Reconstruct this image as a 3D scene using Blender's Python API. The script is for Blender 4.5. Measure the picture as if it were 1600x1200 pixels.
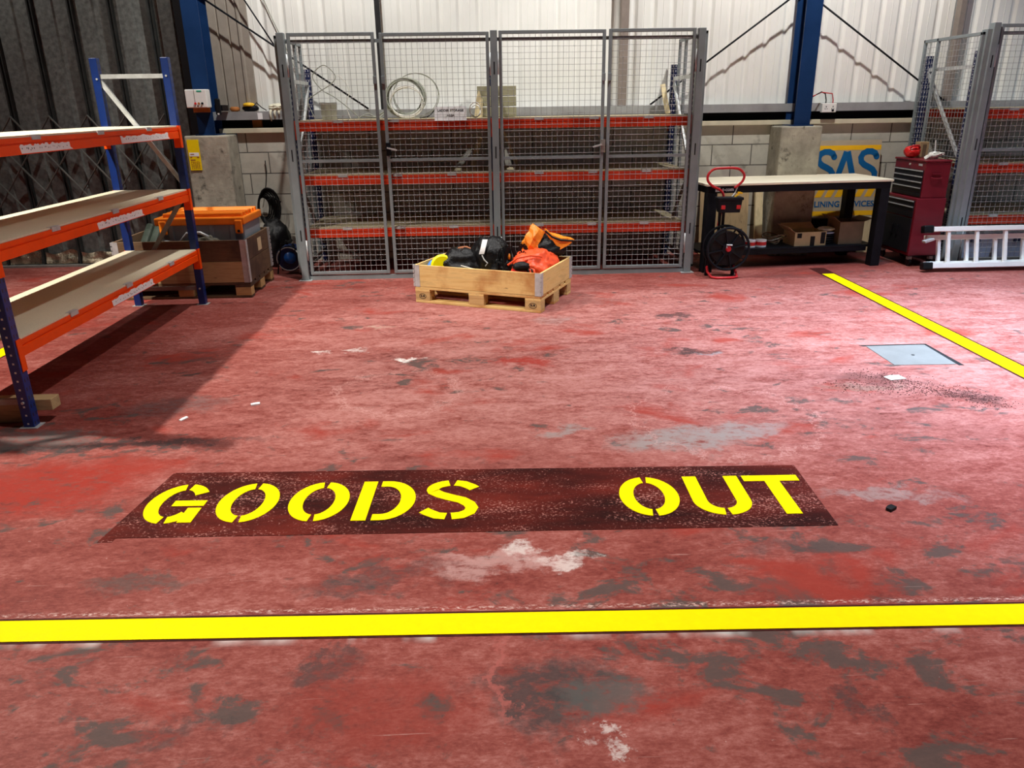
import bpy, bmesh, math, random
from mathutils import Vector, Matrix, noise
from math import sin, cos, pi, radians

for o in list(bpy.data.objects):
    bpy.data.objects.remove(o, do_unlink=True)
scene = bpy.context.scene
col = scene.collection
random.seed(7)

# ------------------------------------------------------------------ camera
cam_data = bpy.data.cameras.new('camera')
cam = bpy.data.objects.new('camera', cam_data)
col.objects.link(cam)
cam_data.sensor_width = 36.0
cam_data.lens = 36.0 * 1186.0 / 1600.0
cam_data.clip_end = 100
Rm = Matrix(((0.999, 0.026, -0.031), (-0.038, 0.343, -0.938), (-0.014, 0.939, 0.344)))
xa = Rm.col[0].normalized(); za = Rm.col[2]; za = (za - xa * za.dot(xa)).normalized(); ya = za.cross(xa)
cam.matrix_world = Matrix(((xa.x, ya.x, za.x, 0), (xa.y, ya.y, za.y, 0), (xa.z, ya.z, za.z, 1.65), (0, 0, 0, 1)))
scene.camera = cam

# ------------------------------------------------------------------ world, lights, exposure
scene.view_settings.view_transform = 'Standard'
scene.view_settings.look = 'None'
scene.view_settings.gamma = 1.0
scene.view_settings.use_curve_mapping = False
scene.view_settings.exposure = 0.0
world = bpy.data.worlds.new('world'); scene.world = world
world.use_nodes = True
world.node_tree.nodes['Background'].inputs[0].default_value = (0.85, 0.92, 1.0, 1)
world.node_tree.nodes['Background'].inputs[1].default_value = 0.03

def lamp(name, kind, loc, energy, color=(1, 1, 1), target=None, size=0.1, size_y=None, spot=150, blend=0.4):
    d = bpy.data.lights.new(name, kind); d.energy = energy; d.color = color
    if kind == 'AREA':
        d.shape = 'RECTANGLE'; d.size = size; d.size_y = size_y or size
    else:
        d.shadow_soft_size = size
    if kind == 'SPOT':
        d.spot_size = radians(spot); d.spot_blend = blend
    o = bpy.data.objects.new(name, d); col.objects.link(o); o.location = loc
    if target is not None:
        o.rotation_euler = (Vector(target) - Vector(loc)).to_track_quat('-Z', 'Y').to_euler()
    return o

lamp('lamp_left_bay', 'SPOT', (-3.9, 4.4, 4.4), 1250, (1, .94, .84), (-3.1, 4.3, 0), .05, spot=106, blend=.5)
lamp('lamp_back_bay', 'SPOT', (3.0, 7.0, 5.3), 680, (1, .975, .93), (3.0, 8.7, 1.0), .06, spot=100, blend=.5)
lamp('fill_back_bay_west', 'SPOT', (-1.1, 7.0, 5.3), 640, (1, .975, .93), (-1.1, 8.9, 1.0), .06, spot=94, blend=.5)  # added fill lamp that evens out the cladding's brightness
lamp('fill_back_bay_door', 'SPOT', (-5.2, 7.0, 5.3), 230, (1, .98, .94), (-5.2, 8.9, 1.0), .06, spot=94, blend=.5)  # added fill lamp that brightens the folding door
lamp('lamp_centre_bay', 'SPOT', (1.4, 3.1, 6.4), 1350, (1, .95, .92), (1.0, 3.8, 0), .10, spot=80, blend=.85)
o = lamp('fill_floor_pool', 'AREA', (4.6, 4.3, 6.75), 300, (.60, .77, 1), (4.2, 4.6, 0.0), 1.2, 1.6)  # added unseen overhead light for the bluish pool on the right floor
o.data.spread = radians(58)
lamp('daylight_doorway', 'AREA', (9.4, 6.2, 2.6), 60, (.62, .78, 1), (3.5, 5.2, 0.0), 3.5, 3.0)

# ------------------------------------------------------------------ material helpers
def node_mat(name):
    m = bpy.data.materials.new(name); m.use_nodes = True
    nt = m.node_tree
    return m, nt, nt.nodes['Principled BSDF']

class NT:
    def __init__(s, nt): s.nt = nt
    def n(s, t, **kw):
        nd = s.nt.nodes.new(t)
        for k, v in kw.items(): setattr(nd, k, v)
        return nd
    def put(s, sock, v):
        if hasattr(v, 'is_output') or isinstance(v, bpy.types.NodeSocket): s.nt.links.new(v, sock)
        elif isinstance(v, (tuple, list)) and sock.type == 'RGBA': sock.default_value = (*v[:3], 1)
        else: sock.default_value = v
    def math(s, op, a, b=0.0, clamp=False):
        nd = s.n('ShaderNodeMath', operation=op); nd.use_clamp = clamp
        s.put(nd.inputs[0], a); s.put(nd.inputs[1], b); return nd.outputs[0]
    def mix(s, f, a, b, blend='MIX'):
        nd = s.n('ShaderNodeMixRGB', blend_type=blend)
        s.put(nd.inputs[0], f); s.put(nd.inputs[1], a); s.put(nd.inputs[2], b); return nd.outputs[0]
    def obj(s):
        return s.n('ShaderNodeTexCoord').outputs['Object']
    def mapping(s, v, scale=(1, 1, 1), loc=(0, 0, 0), rot=(0, 0, 0)):
        nd = s.n('ShaderNodeMapping'); s.put(nd.inputs[0], v)
        nd.inputs['Scale'].default_value = scale; nd.inputs['Location'].default_value = loc; nd.inputs['Rotation'].default_value = rot
        return nd.outputs[0]
    def noise(s, v, scale, detail=4, rough=.55, dist=0.0):
        nd = s.n('ShaderNodeTexNoise'); s.put(nd.inputs['Vector'], v)
        nd.inputs['Scale'].default_value = scale; nd.inputs['Detail'].default_value = detail
        nd.inputs['Roughness'].default_value = rough; nd.inputs['Distortion'].default_value = dist
        return nd.outputs[0]
    def ramp(s, f, stops):
        nd = s.n('ShaderNodeValToRGB'); s.put(nd.inputs[0], f)
        el = nd.color_ramp.elements
        while len(el) < len(stops): el.new(0.5)
        for e, (p, c) in zip(el, stops):
            e.position = p
            e.color = (*c, 1) if isinstance(c, (tuple, list)) else (c, c, c, 1)
        return nd.outputs[0]
    def step(s, f, a, b):
        nd = s.n('ShaderNodeMapRange'); nd.clamp = True
        s.put(nd.inputs[0], f); nd.inputs[1].default_value = a; nd.inputs[2].default_value = b
        return nd.outputs[0]
    def bump(s, h, strength, dist=.01):
        nd = s.n('ShaderNodeBump'); s.put(nd.inputs['Height'], h)
        nd.inputs['Strength'].default_value = strength; nd.inputs['Distance'].default_value = dist
        return nd.outputs[0]

def M(name, c, rough=.5, metal=0.0, var=.18, scale=9, bump=0.0, c2=None, t=(.45, .7), alpha=None, bscale=None, spec=.4):
    m, nt, b = node_mat(name); g = NT(nt); v = g.obj()
    f = g.noise(v, scale, 6, .6)
    a = tuple(x * (1 - var) for x in c); d = tuple(min(1, x * (1 + var)) for x in c)
    base = g.ramp(f, [(.3, a), (.7, d)])
    if c2:
        f2 = g.noise(v, scale * .6 + 1.3, 8, .7)
        base = g.mix(g.step(f2, *t), base, c2)
    g.put(b.inputs['Base Color'], base)
    g.put(b.inputs['Roughness'], g.ramp(f, [(.2, max(.02, rough - .08)), (.8, min(1, rough + .08))]))
    b.inputs['Metallic'].default_value = metal
    b.inputs['Specular IOR Level'].default_value = spec
    if bump: g.put(b.inputs['Normal'], g.bump(g.noise(v, bscale or scale * 4, 6, .6), bump, .01))
    if alpha is not None: b.inputs['Alpha'].default_value = alpha
    return m

def wood(name, c1, c2, knots=(.1, .05, .02), axis=0, rough=.65, stain=None):
    m, nt, b = node_mat(name); g = NT(nt); v = g.obj()
    sc = [14, 14, 14]; sc[axis] = 1.4
    vv = g.mapping(v, tuple(sc))
    f = g.noise(vv, 2.2, 8, .65, .6)
    base = g.ramp(f, [(.28, c1), (.5, c2), (.62, tuple(x * .8 for x in c2)), (.75, c1)])
    k = g.noise(g.mapping(v, tuple((5 if i == axis else 13) for i in range(3))), 1.1, 3, .5)
    base = g.mix(g.step(k, .73, .78), base, knots)
    if stain:
        base = g.mix(g.step(g.noise(v, 2.3, 6, .6), .5, .68), base, stain)
    g.put(b.inputs['Base Color'], base); b.inputs['Roughness'].default_value = rough
    g.put(b.inputs['Normal'], g.bump(f, .25, .004))
    return m

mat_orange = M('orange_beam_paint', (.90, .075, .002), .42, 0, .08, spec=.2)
mat_shadebeam = M('shaded_orange_beam_paint', (.62, .045, .012), .38, 0, .1)  # same orange paint as the left rack, darkened for the cage's shade
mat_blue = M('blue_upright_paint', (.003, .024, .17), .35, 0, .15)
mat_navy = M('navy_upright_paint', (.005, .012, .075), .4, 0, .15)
mat_column = M('blue_column_paint', (.008, .032, .105), .4, 0, .15, 4, spec=.2)
mat_slot = M('slot_shadow_black', (.004, .004, .006), .8)
mat_hole = M('bright_hole', (.75, .75, .78), .5)
mat_zinc = M('zinc_plated_steel', (.52, .54, .54), .42, .3, .18, 14)
mat_zincdull = M('dull_zinc_steel', (.28, .27, .25), .5, .5, .2, 14)
mat_cage = M('cage_grey_paint', (.215, .25, .26), .45, .1, .12, 6)
mat_wire = M('cage_wire_grey', (.36, .365, .37), .45, .2, .1, 6)
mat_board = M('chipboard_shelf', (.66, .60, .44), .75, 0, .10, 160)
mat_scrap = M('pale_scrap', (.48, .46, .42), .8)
mat_boarddk = M('darkened_chipboard_shelf', (.40, .34, .22), .8, 0, .10, 160)  # chipboard darkened to cut bounce and keep the cage interior dim
mat_paper = M('white_paper', (.86, .86, .86), .7, 0, .03)
mat_ink = M('black_ink', (.012, .012, .014), .7)
mat_black = M('black_paint', (.007, .008, .011), .5, 0, .3, spec=.15)
mat_blackfab = M('black_fabric', (.004, .004, .005), .4, 0, .4, 20, .45, spec=.3)
mat_blackrub = M('black_rubber', (.006, .006, .007), .5, 0, .3, spec=.2)
mat_conc = M('concrete_plinth', (.36, .33, .265), .9, 0, .28, 7, .5, c2=(.085, .078, .062), t=(.56, .66))
mat_clad = M('white_cladding', (.80, .80, .76), .42, 0, .03, 2)
mat_door = M('folding_door_steel', (.12, .128, .12), .55, .05, .4, 22, .08)
mat_doordk = M('folding_door_bar', (.03, .032, .031), .5, .2, .3)
mat_lattice = M('lattice_bar_steel', (.16, .16, .145), .45, .4, .3)
mat_brass = M('worn_foil_metal', (.42, .36, .26), .3, .9, .4, 12, 1.0)
mat_yellow = M('yellow_line_paint', (.95, .76, .0), .7, 0, .03, 30, .15, spec=.05)
mat_signy = M('yellow_sign', (.90, .66, .0), .5, 0, .06)
mat_maroon = M('dark_maroon_undercoat', (.055, .012, .010), .7, 0, .5, 20, spec=.08)
mat_pine = wood('pine_boards', (.60, .36, .11), (.74, .51, .20), stain=(.42, .17, .04))
mat_piney = wood('pine_boards_across', (.60, .36, .11), (.74, .51, .20), axis=1)
mat_block = wood('pallet_block_wood', (.42, .25, .09), (.55, .36, .15), rough=.8)
mat_oldwood = wood('aged_shaded_boards', (.075, .040, .020), (.15, .085, .040), rough=.8, stain=(.05, .026, .015))  # aged wood of the rear pallet, darkened further for the shelving's shade
mat_oldwoody_shade = wood('aged_shaded_boards_across', (.085, .045, .022), (.16, .09, .045), axis=1, rough=.8, stain=(.055, .028, .016))
mat_timber = wood('pale_timber', (.62, .50, .28), (.72, .60, .36), axis=2)
mat_timberx = wood('rough_timber', (.34, .22, .10), (.50, .35, .17))
mat_ply = wood('plywood_sheet', (.45, .31, .16), (.55, .40, .22), axis=2)
mat_top = wood('bench_top_wood', (.74, .66, .49), (.82, .75, .58), knots=(.62, .5, .32))
mat_lid = M('orange_plastic_lid', (.90, .22, .01), .4, 0, .08)
mat_greyp = M('grey_plastic', (.27, .31, .35), .5, 0, .1)
mat_tarp = M('orange_tarpaulin', (.88, .26, .02), .42, 0, .1, 9, .3)
mat_redtarp = M('red_orange_tarpaulin', (.78, .085, .025), .42, 0, .12, 9, .3)
mat_red = M('red_paint', (.50, .015, .022), .35, 0, .1)
mat_redbright = M('bright_red_plastic', (.68, .02, .02), .35, 0, .15)
mat_chest = M('crimson_cabinet_paint', (.15, .007, .016), .38, 0, .12)
mat_drawer = M('black_drawer_front', (.010, .011, .014), .45, 0, .3, spec=.2)
mat_alu = M('aluminium', (.90, .90, .87), .4, .08, .04)
mat_card = M('cardboard', (.42, .29, .15), .8, 0, .12)
mat_carddk = M('dark_cardboard', (.17, .11, .065), .85, 0, .15)
mat_tote = M('pale_blue_tote_plastic', (.46, .56, .72), .35, 0, .1)
mat_bluep = M('blue_plastic', (.01, .10, .42), .35, 0, .2)
mat_dkblue = M('dark_blue_plastic', (.008, .02, .085), .4, 0, .3)
mat_white = M('white_plastic', (.80, .80, .78), .4, 0, .04)
mat_cord = M('white_rope', (.75, .73, .66), .7, 0, .1)
mat_wirecable = M('grey_green_cable', (.30, .31, .25), .5, 0, .2)
mat_signboard = M('beige_sign_board', (.46, .38, .27), .6, 0, .06)
mat_signblue = M('sign_blue', (.0, .105, .30), .5, 0, .06)
mat_signamber = M('sign_amber', (.92, .50, .01), .5, 0, .05)
mat_green = M('dark_green_plastic', (.035, .045, .035), .3, 0, .3)
mat_olive = wood('weathered_crate_boards', (.20, .19, .11), (.32, .30, .19), axis=0, rough=.85)
mat_rust = M('rusty_orange', (.36, .13, .03), .7, 0, .3)
mat_cloth = M('cream_rag', (.68, .64, .50), .85, 0, .15, 20, .3)
mat_rail = M('galvanised_rail', (.36, .37, .38), .5, .3, .15, 5)
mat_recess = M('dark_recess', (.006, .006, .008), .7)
mat_coping = M('cream_coping', (.60, .54, .40), .8, 0, .12, 6)
mat_tan = M('brown_post_paint', (.23, .19, .165), .55, 0, .12)
mat_flash_shade = M('shade_toned_flashing', (.30, .265, .225), .55, 0, .1)  # tan puts the left column's shade into the flashing colour
mat_darkpost = M('dark_post_paint', (.018, .018, .02), .5, 0, .2)
mat_steelplate = M('steel_plate', (.19, .19, .185), .6, 0, .12, 6, .1, spec=.1)
mat_dirt = M('red_brown_dust', (.085, .028, .025), .95, 0, .6, 40)
mat_ceiling = M('ceiling_sheet', (.16, .16, .155), .8)
mat_farwall = M('far_wall_paint', (.15, .15, .145), .8)

def perforated(name, c, dots=True, yhole=(.004, .004, .006)):
    m, nt, b = node_mat(name); g = NT(nt); v = g.obj()
    sx = g.n('ShaderNodeSeparateXYZ'); g.put(sx.inputs[0], v); x, y, z = sx.outputs
    nm = g.n('ShaderNodeSeparateXYZ'); g.put(nm.inputs[0], g.n('ShaderNodeTexCoord').outputs['Normal'])
    isx = g.step(g.math('ABSOLUTE', nm.outputs[0]), .8, .82); isy = g.step(g.math('ABSOLUTE', nm.outputs[1]), .8, .82)
    fz = g.math('ABSOLUTE', g.math('SUBTRACT', g.math('FRACT', g.math('MULTIPLY', z, 20.0)), .5))
    slotz = g.math('LESS_THAN', fz, .20); dotz = g.math('LESS_THAN', fz, .11)
    sc_ = g.math('LESS_THAN', g.math('ABSOLUTE', g.math('SUBTRACT', g.math('ABSOLUTE', g.math('SUBTRACT', x, .03)), .014)), .0045)
    dc = g.math('LESS_THAN', g.math('ABSOLUTE', g.math('SUBTRACT', y, .03)), .0055)
    f = g.noise(v, 9, 5, .6)
    base = g.ramp(f, [(.3, tuple(k * .85 for k in c)), (.7, tuple(min(1, k * 1.15) for k in c))])
    base = g.mix(g.math('MULTIPLY', g.math('MULTIPLY', slotz, sc_), isy), base, yhole)
    if dots: base = g.mix(g.math('MULTIPLY', g.math('MULTIPLY', dotz, dc), isx), base, (.55, .55, .58))  # pale dots paint in the light seen through the holes
    g.put(b.inputs['Base Color'], base); b.inputs['Roughness'].default_value = .38
    return m
mat_blue = perforated('blue_upright_paint', (.0025, .024, .165))
mat_blueplain = perforated('blue_upright_paint_far', (.0025, .022, .14), False)  # no dots; blue darkened for the dimmer far end of the rack
mat_navy = perforated('navy_upright_paint', (.005, .012, .065), True, (.42, .42, .45))  # slots coloured pale, as holes with light behind them

# floor ------------------------------------------------------------
def make_floor_mat():
    m, nt, b = node_mat('red_painted_concrete'); g = NT(nt); v = g.obj()
    sx = g.n('ShaderNodeSeparateXYZ'); g.put(sx.inputs[0], v)
    X, Y = sx.outputs[0], sx.outputs[1]
    st = g.mapping(v, (.8, 1.9, 1))
    big = g.noise(st, .9, 6, .6, .4)
    mid = g.noise(st, 3.2, 10, .68, .8)
    fine = g.noise(g.mapping(v, (1, 1.6, 1), rot=(0, 0, .25)), 16, 10, .72, .3)
    grain = g.noise(g.mapping(v, (1, 2.2, 1), (2, 6, 0), (0, 0, -.15)), 42, 8, .75, .2)
    f = g.math('ADD', g.math('MULTIPLY', big, .24), g.math('ADD', g.math('MULTIPLY', mid, .20), g.math('ADD', g.math('MULTIPLY', fine, .30), g.math('MULTIPLY', grain, .26))))
    base = g.ramp(f, [(.36, (.085, .016, .013)), (.44, (.18, .036, .029)), (.50, (.25, .062, .050)), (.56, (.34, .115, .098)), (.64, (.47, .23, .21))])
    # scuff wear plus painted sheen, paler between the cage and the lettering
    zone = g.math('MULTIPLY', g.step(Y, 2.9, 4.1), g.math('SUBTRACT', 1.0, g.step(Y, 6.4, 7.6)))
    zone = g.math('MULTIPLY', zone, g.step(X, -2.2, -.6))
    scuff_sheen = g.math('MULTIPLY', g.step(g.math('ADD', g.math('MULTIPLY', mid, .4), g.math('ADD', g.math('MULTIPLY', fine, .35), g.math('MULTIPLY', grain, .25))), .40, .60), g.math('MULTIPLY', zone, .62))
    base = g.mix(scuff_sheen, base, (.50, .255, .235))
    # bare grey wear
    wn = g.math('ADD', g.noise(g.mapping(v, (1, 1.5, 1), (3.1, 1.7, 0)), 4.4, 12, .68, .4), g.math('MULTIPLY', g.math('SUBTRACT', g.noise(g.mapping(v, (1, 1.2, 1), (8, 1, 0)), .95, 3, .5), .5), .42))
    near = g.math('SUBTRACT', 1.0, g.step(Y, 2.2, 4.2))
    thr = g.math('ADD', g.math('ADD', wn, g.math('MULTIPLY', near, .05)), g.math('MULTIPLY', g.math('SUBTRACT', grain, .5), .16))
    base = g.mix(g.math('MULTIPLY', g.step(thr, .60, .665), .85), base, (.075, .062, .057))
    # rich red re-painted patches
    rn = g.noise(g.mapping(v, (1, 1.6, 1), (7.7, 4.2, 0)), 1.3, 7, .62, .4)
    base = g.mix(g.math('MULTIPLY', g.step(rn, .57, .66), .75), base, (.30, .034, .022))
    # fine scratches
    for i, (rot, sc, th, amt) in enumerate([(.1, (2.2, 60, 1), .70, .55), (.62, (2.5, 55, 1), .72, .5), (-.5, (2.3, 58, 1), .73, .45)]):
        s = g.noise(g.mapping(v, sc, (i * 3.3, i, 0), (0, 0, rot)), 1.0, 4, .6, .25)
        base = g.mix(g.math('MULTIPLY', g.step(s, th - .02, th + .06), amt), base, (.62, .42, .38))
    sp = g.noise(v, 55, 4, .7)
    base = g.mix(g.math('MULTIPLY', g.step(sp, .64, .70), .55), base, (.05, .03, .03))
    base = g.mix(g.math('MULTIPLY', g.step(g.noise(g.mapping(v, (1, 1, 1), (4, 9, 0)), 34, 5, .7), .69, .74), .8), base, (.62, .45, .42))
    # individual stains: x, y, rx, ry, rot, colour, strength
    dn = g.noise(v, 5, 8, .7)
    dn2 = g.noise(g.mapping(v, (1, 1, 1), (9, 2, 0)), 5, 8, .7)
    wob = g.n('ShaderNodeCombineXYZ')
    g.put(wob.inputs[0], g.math('MULTIPLY', g.math('SUBTRACT', dn, .5), .55)); g.put(wob.inputs[1], g.math('MULTIPLY', g.math('SUBTRACT', dn2, .5), .55))
    va = g.n('ShaderNodeVectorMath', operation='ADD'); g.put(va.inputs[0], v); g.put(va.inputs[1], wob.outputs[0])
    dark = (.05, .042, .042); white = (.74, .70, .67); red = (.30, .022, .014); grey = (.26, .235, .225); black = (.018, .017, .018)
    stains = [(-.58, 5.05, .085, .06, 0, white, .95), (-1.19, 5.27, .05, .04, 0, white, .8), (-.96, 5.30, .09, .04, .1, white, .5),
              (1.53, 6.05, .16, .10, 0, black, .75), (1.46, 5.06, .20, .085, 0, black, .8), (1.55, 5.02, .10, .05, 0, (.3, .3, .31), .5),
              (.23, 4.94, .22, .10, -.5, red, .85), (.39, 3.73, .16, .07, .5, grey, .7), (1.02, 3.60, .42, .16, .1, grey, .8), (1.4, 3.68, .22, .1, .3, grey, .6),
              (.10, 2.59, .07, .06, 0, white, .6), (.26, 2.51, .12, .05, .3, white, .65), (.02, 2.50, .3, .08, 0, (.55, .36, .34), .5),
              (-2.1, 3.25, .55, .32, .2, (.29, .026, .016), .9), (-2.75, 3.05, .5, .5, 0, (.25, .026, .018), .7), (-2.41, 3.80, .34, .13, 0, (.12, .105, .10), .85),
              (-1.95, 3.72, .75, .05, .05, dark, .8), (-1.85, 4.28, .32, .14, .1, (.10, .085, .085), .55), (.16, 1.80, .22, .17, .3, dark, .85), (.33, 1.78, .16, .10, 0, (.09, .085, .08), .8),
              (.30, 1.62, .05, .03, .4, white, .5), (1.05, 1.72, .05, .08, .3, dark, .75), (-.55, 1.95, .14, .06, .2, dark, .7), (-.9, 1.72, .14, .05, 0, dark, .6),
              (.02, 1.9, .022, .26, 0, (.36, .10, .085), .8), (-.35, 1.78, .3, .2, 0, (.24, .03, .02), .6),
              (1.2, 2.55, .18, .07, .1, dark, .5), (-.45, 2.42, .3, .08, .1, dark, .6), (-1.3, 2.45, .22, .07, 0, (.06, .065, .06), .6), (1.75, 2.95, .3, .06, 0, grey, .5),
              (.9, 6.6, .5, .12, 0, dark, .25), (-.9, 5.9, .14, .05, 0, (.42, .34, .26), .5), (.55, 6.0, .2, .12, .2, grey, .4),
              (3.05, 7.45, .5, .07, 0, (.12, .05, .045), .5), (2.45, 4.42, .36, .10, -.35, (.15, .055, .05), .8), (2.85, 4.05, .20, .08, -.6, (.085, .03, .028), .9), (2.3, 4.28, .30, .05, 0, (.20, .13, .10), .6)]
    for (x, y, rx, ry, rot, c, amt) in stains:
        mp = g.mapping(va.outputs[0], (1, 1, 1), (-x, -y, 0))
        mp2 = g.mapping(mp, (1 / rx, 1 / ry, 1), (0, 0, 0), (0, 0, 0)) if rot == 0 else g.mapping(g.mapping(mp, rot=(0, 0, -rot)), (1 / rx, 1 / ry, 1))
        L = g.n('ShaderNodeVectorMath', operation='LENGTH'); g.put(L.inputs[0], mp2)
        k = g.math('SUBTRACT', 1.0, g.step(L.outputs['Value'], .55, 1.15))
        k = g.math('MULTIPLY', k, g.math('MULTIPLY', g.step(g.math('ADD', fine, g.math('MULTIPLY', mid, .5)), .58, .76), amt))
        base = g.mix(k, base, c)
    # overspray and ragged edges along the near yellow line
    ly = g.math('ADD', Y, g.math('MULTIPLY', X, .0289))
    dl = g.math('SUBTRACT', 2.088, ly)
    band = g.math('MULTIPLY', g.math('SUBTRACT', 1.0, g.step(dl, .012, .045)), g.step(dl, -.05, -.02))
    xn = g.noise(g.mapping(v, (2.6, .2, 1), (1.3, 0, 0)), 1.6, 3, .6)
    base = g.mix(g.math('MULTIPLY', g.math('MULTIPLY', band, g.step(xn, .50, .74)), .85), base, (.80, .78, .75))
    du = g.math('SUBTRACT', ly, 2.195)
    band2 = g.math('MULTIPLY', g.step(du, .020, .028), g.math('SUBTRACT', 1.0, g.step(du, .036, .052)))
    base = g.mix(g.math('MULTIPLY', band2, g.step(grain, .50, .60)), base, (.62, .42, .38))
    # circular tyre scuff
    for (x, y, r, w) in [(-.55, 4.42, .36, .012), (-.55, 4.42, .40, .008), (1.3, 3.85, .5, .01)]:
        mp = g.mapping(va.outputs[0], (1, 1, 1), (-x, -y, 0))
        L = g.n('ShaderNodeVectorMath', operation='LENGTH'); g.put(L.inputs[0], mp)
        d = g.math('ABSOLUTE', g.math('SUBTRACT', L.outputs['Value'], r))
        k = g.math('MULTIPLY', g.math('SUBTRACT', 1.0, g.step(d, 0, w)), .5)
        base = g.mix(k, base, (.60, .34, .31))
    g.put(b.inputs['Base Color'], base)
    g.put(b.inputs['Roughness'], g.ramp(g.math('ADD', g.math('MULTIPLY', mid, .6), g.math('MULTIPLY', fine, .4)), [(.35, .5), (.65, .72)]))
    b.inputs['Specular IOR Level'].default_value = .10
    g.put(b.inputs['Normal'], g.bump(g.math('ADD', g.math('MULTIPLY', fine, .6), g.math('MULTIPLY', grain, .5)), .25, .004))
    return m
mat_floor = make_floor_mat()

def make_panel_mat():
    m, nt, b = node_mat('maroon_rollered_paint'); g = NT(nt); v = g.obj()
    sp = g.noise(g.mapping(v, (1, 1.4, 1)), 75, 4, .7)
    pt = g.noise(g.mapping(v, (1, 3.2, 1)), 2.2, 6, .65, .5)
    pt2 = g.noise(g.mapping(v, (1, 2.5, 1), (5, 2, 0)), 1.7, 6, .6)
    base = g.ramp(pt2, [(.34, (.022, .004, .0035)), (.5, (.062, .0075, .0055)), (.66, (.12, .014, .009))])
    k = g.math('ADD', sp, g.math('MULTIPLY', g.math('SUBTRACT', pt, .5), .55))
    base = g.mix(g.step(k, .575, .68), base, (.40, .165, .14))
    g.put(b.inputs['Base Color'], base); b.inputs['Roughness'].default_value = .7; b.inputs['Specular IOR Level'].default_value = .08
    g.put(b.inputs['Normal'], g.bump(sp, .2, .004))
    return m
mat_panel = make_panel_mat()

def make_block_mat():
    m, nt, b = node_mat('painted_blockwork'); g = NT(nt); v = g.obj()
    sx = g.n('ShaderNodeSeparateXYZ'); g.put(sx.inputs[0], v)
    cb = g.n('ShaderNodeCombineXYZ'); g.put(cb.inputs[0], g.math('ADD', sx.outputs[0], 20.14)); g.put(cb.inputs[1], g.math('ADD', sx.outputs[2], .82))
    br = g.n('ShaderNodeTexBrick'); g.put(br.inputs['Vector'], cb.outputs[0])
    br.inputs['Scale'].default_value = 1; br.inputs['Mortar Size'].default_value = .006; br.inputs['Mortar Smooth'].default_value = .1
    br.inputs['Brick Width'].default_value = .45; br.inputs['Row Height'].default_value = .225
    br.inputs['Color1'].default_value = (.56, .53, .45, 1); br.inputs['Color2'].default_value = (.50, .475, .41, 1); br.inputs['Mortar'].default_value = (.10, .09, .08, 1)
    n1 = g.noise(v, 7, 8, .65)
    base = g.mix(g.math('MULTIPLY', g.step(n1, .45, .72), .5), br.outputs['Color'], (.36, .34, .29))
    n2 = g.noise(g.mapping(v, (1, 1, 1), (3, 3, 3)), 4.2, 5, .6)
    base = g.mix(g.math('MULTIPLY', g.step(n2, .64, .72), .55), base, (.16, .145, .12))
    g.put(b.inputs['Base Color'], base); b.inputs['Roughness'].default_value = .85
    g.put(b.inputs['Normal'], g.bump(g.math('ADD', g.math('MULTIPLY', br.outputs['Fac'], -1.2), g.math('MULTIPLY', n1, .6)), .5, .012))
    return m
mat_blockwork = make_block_mat()

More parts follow.
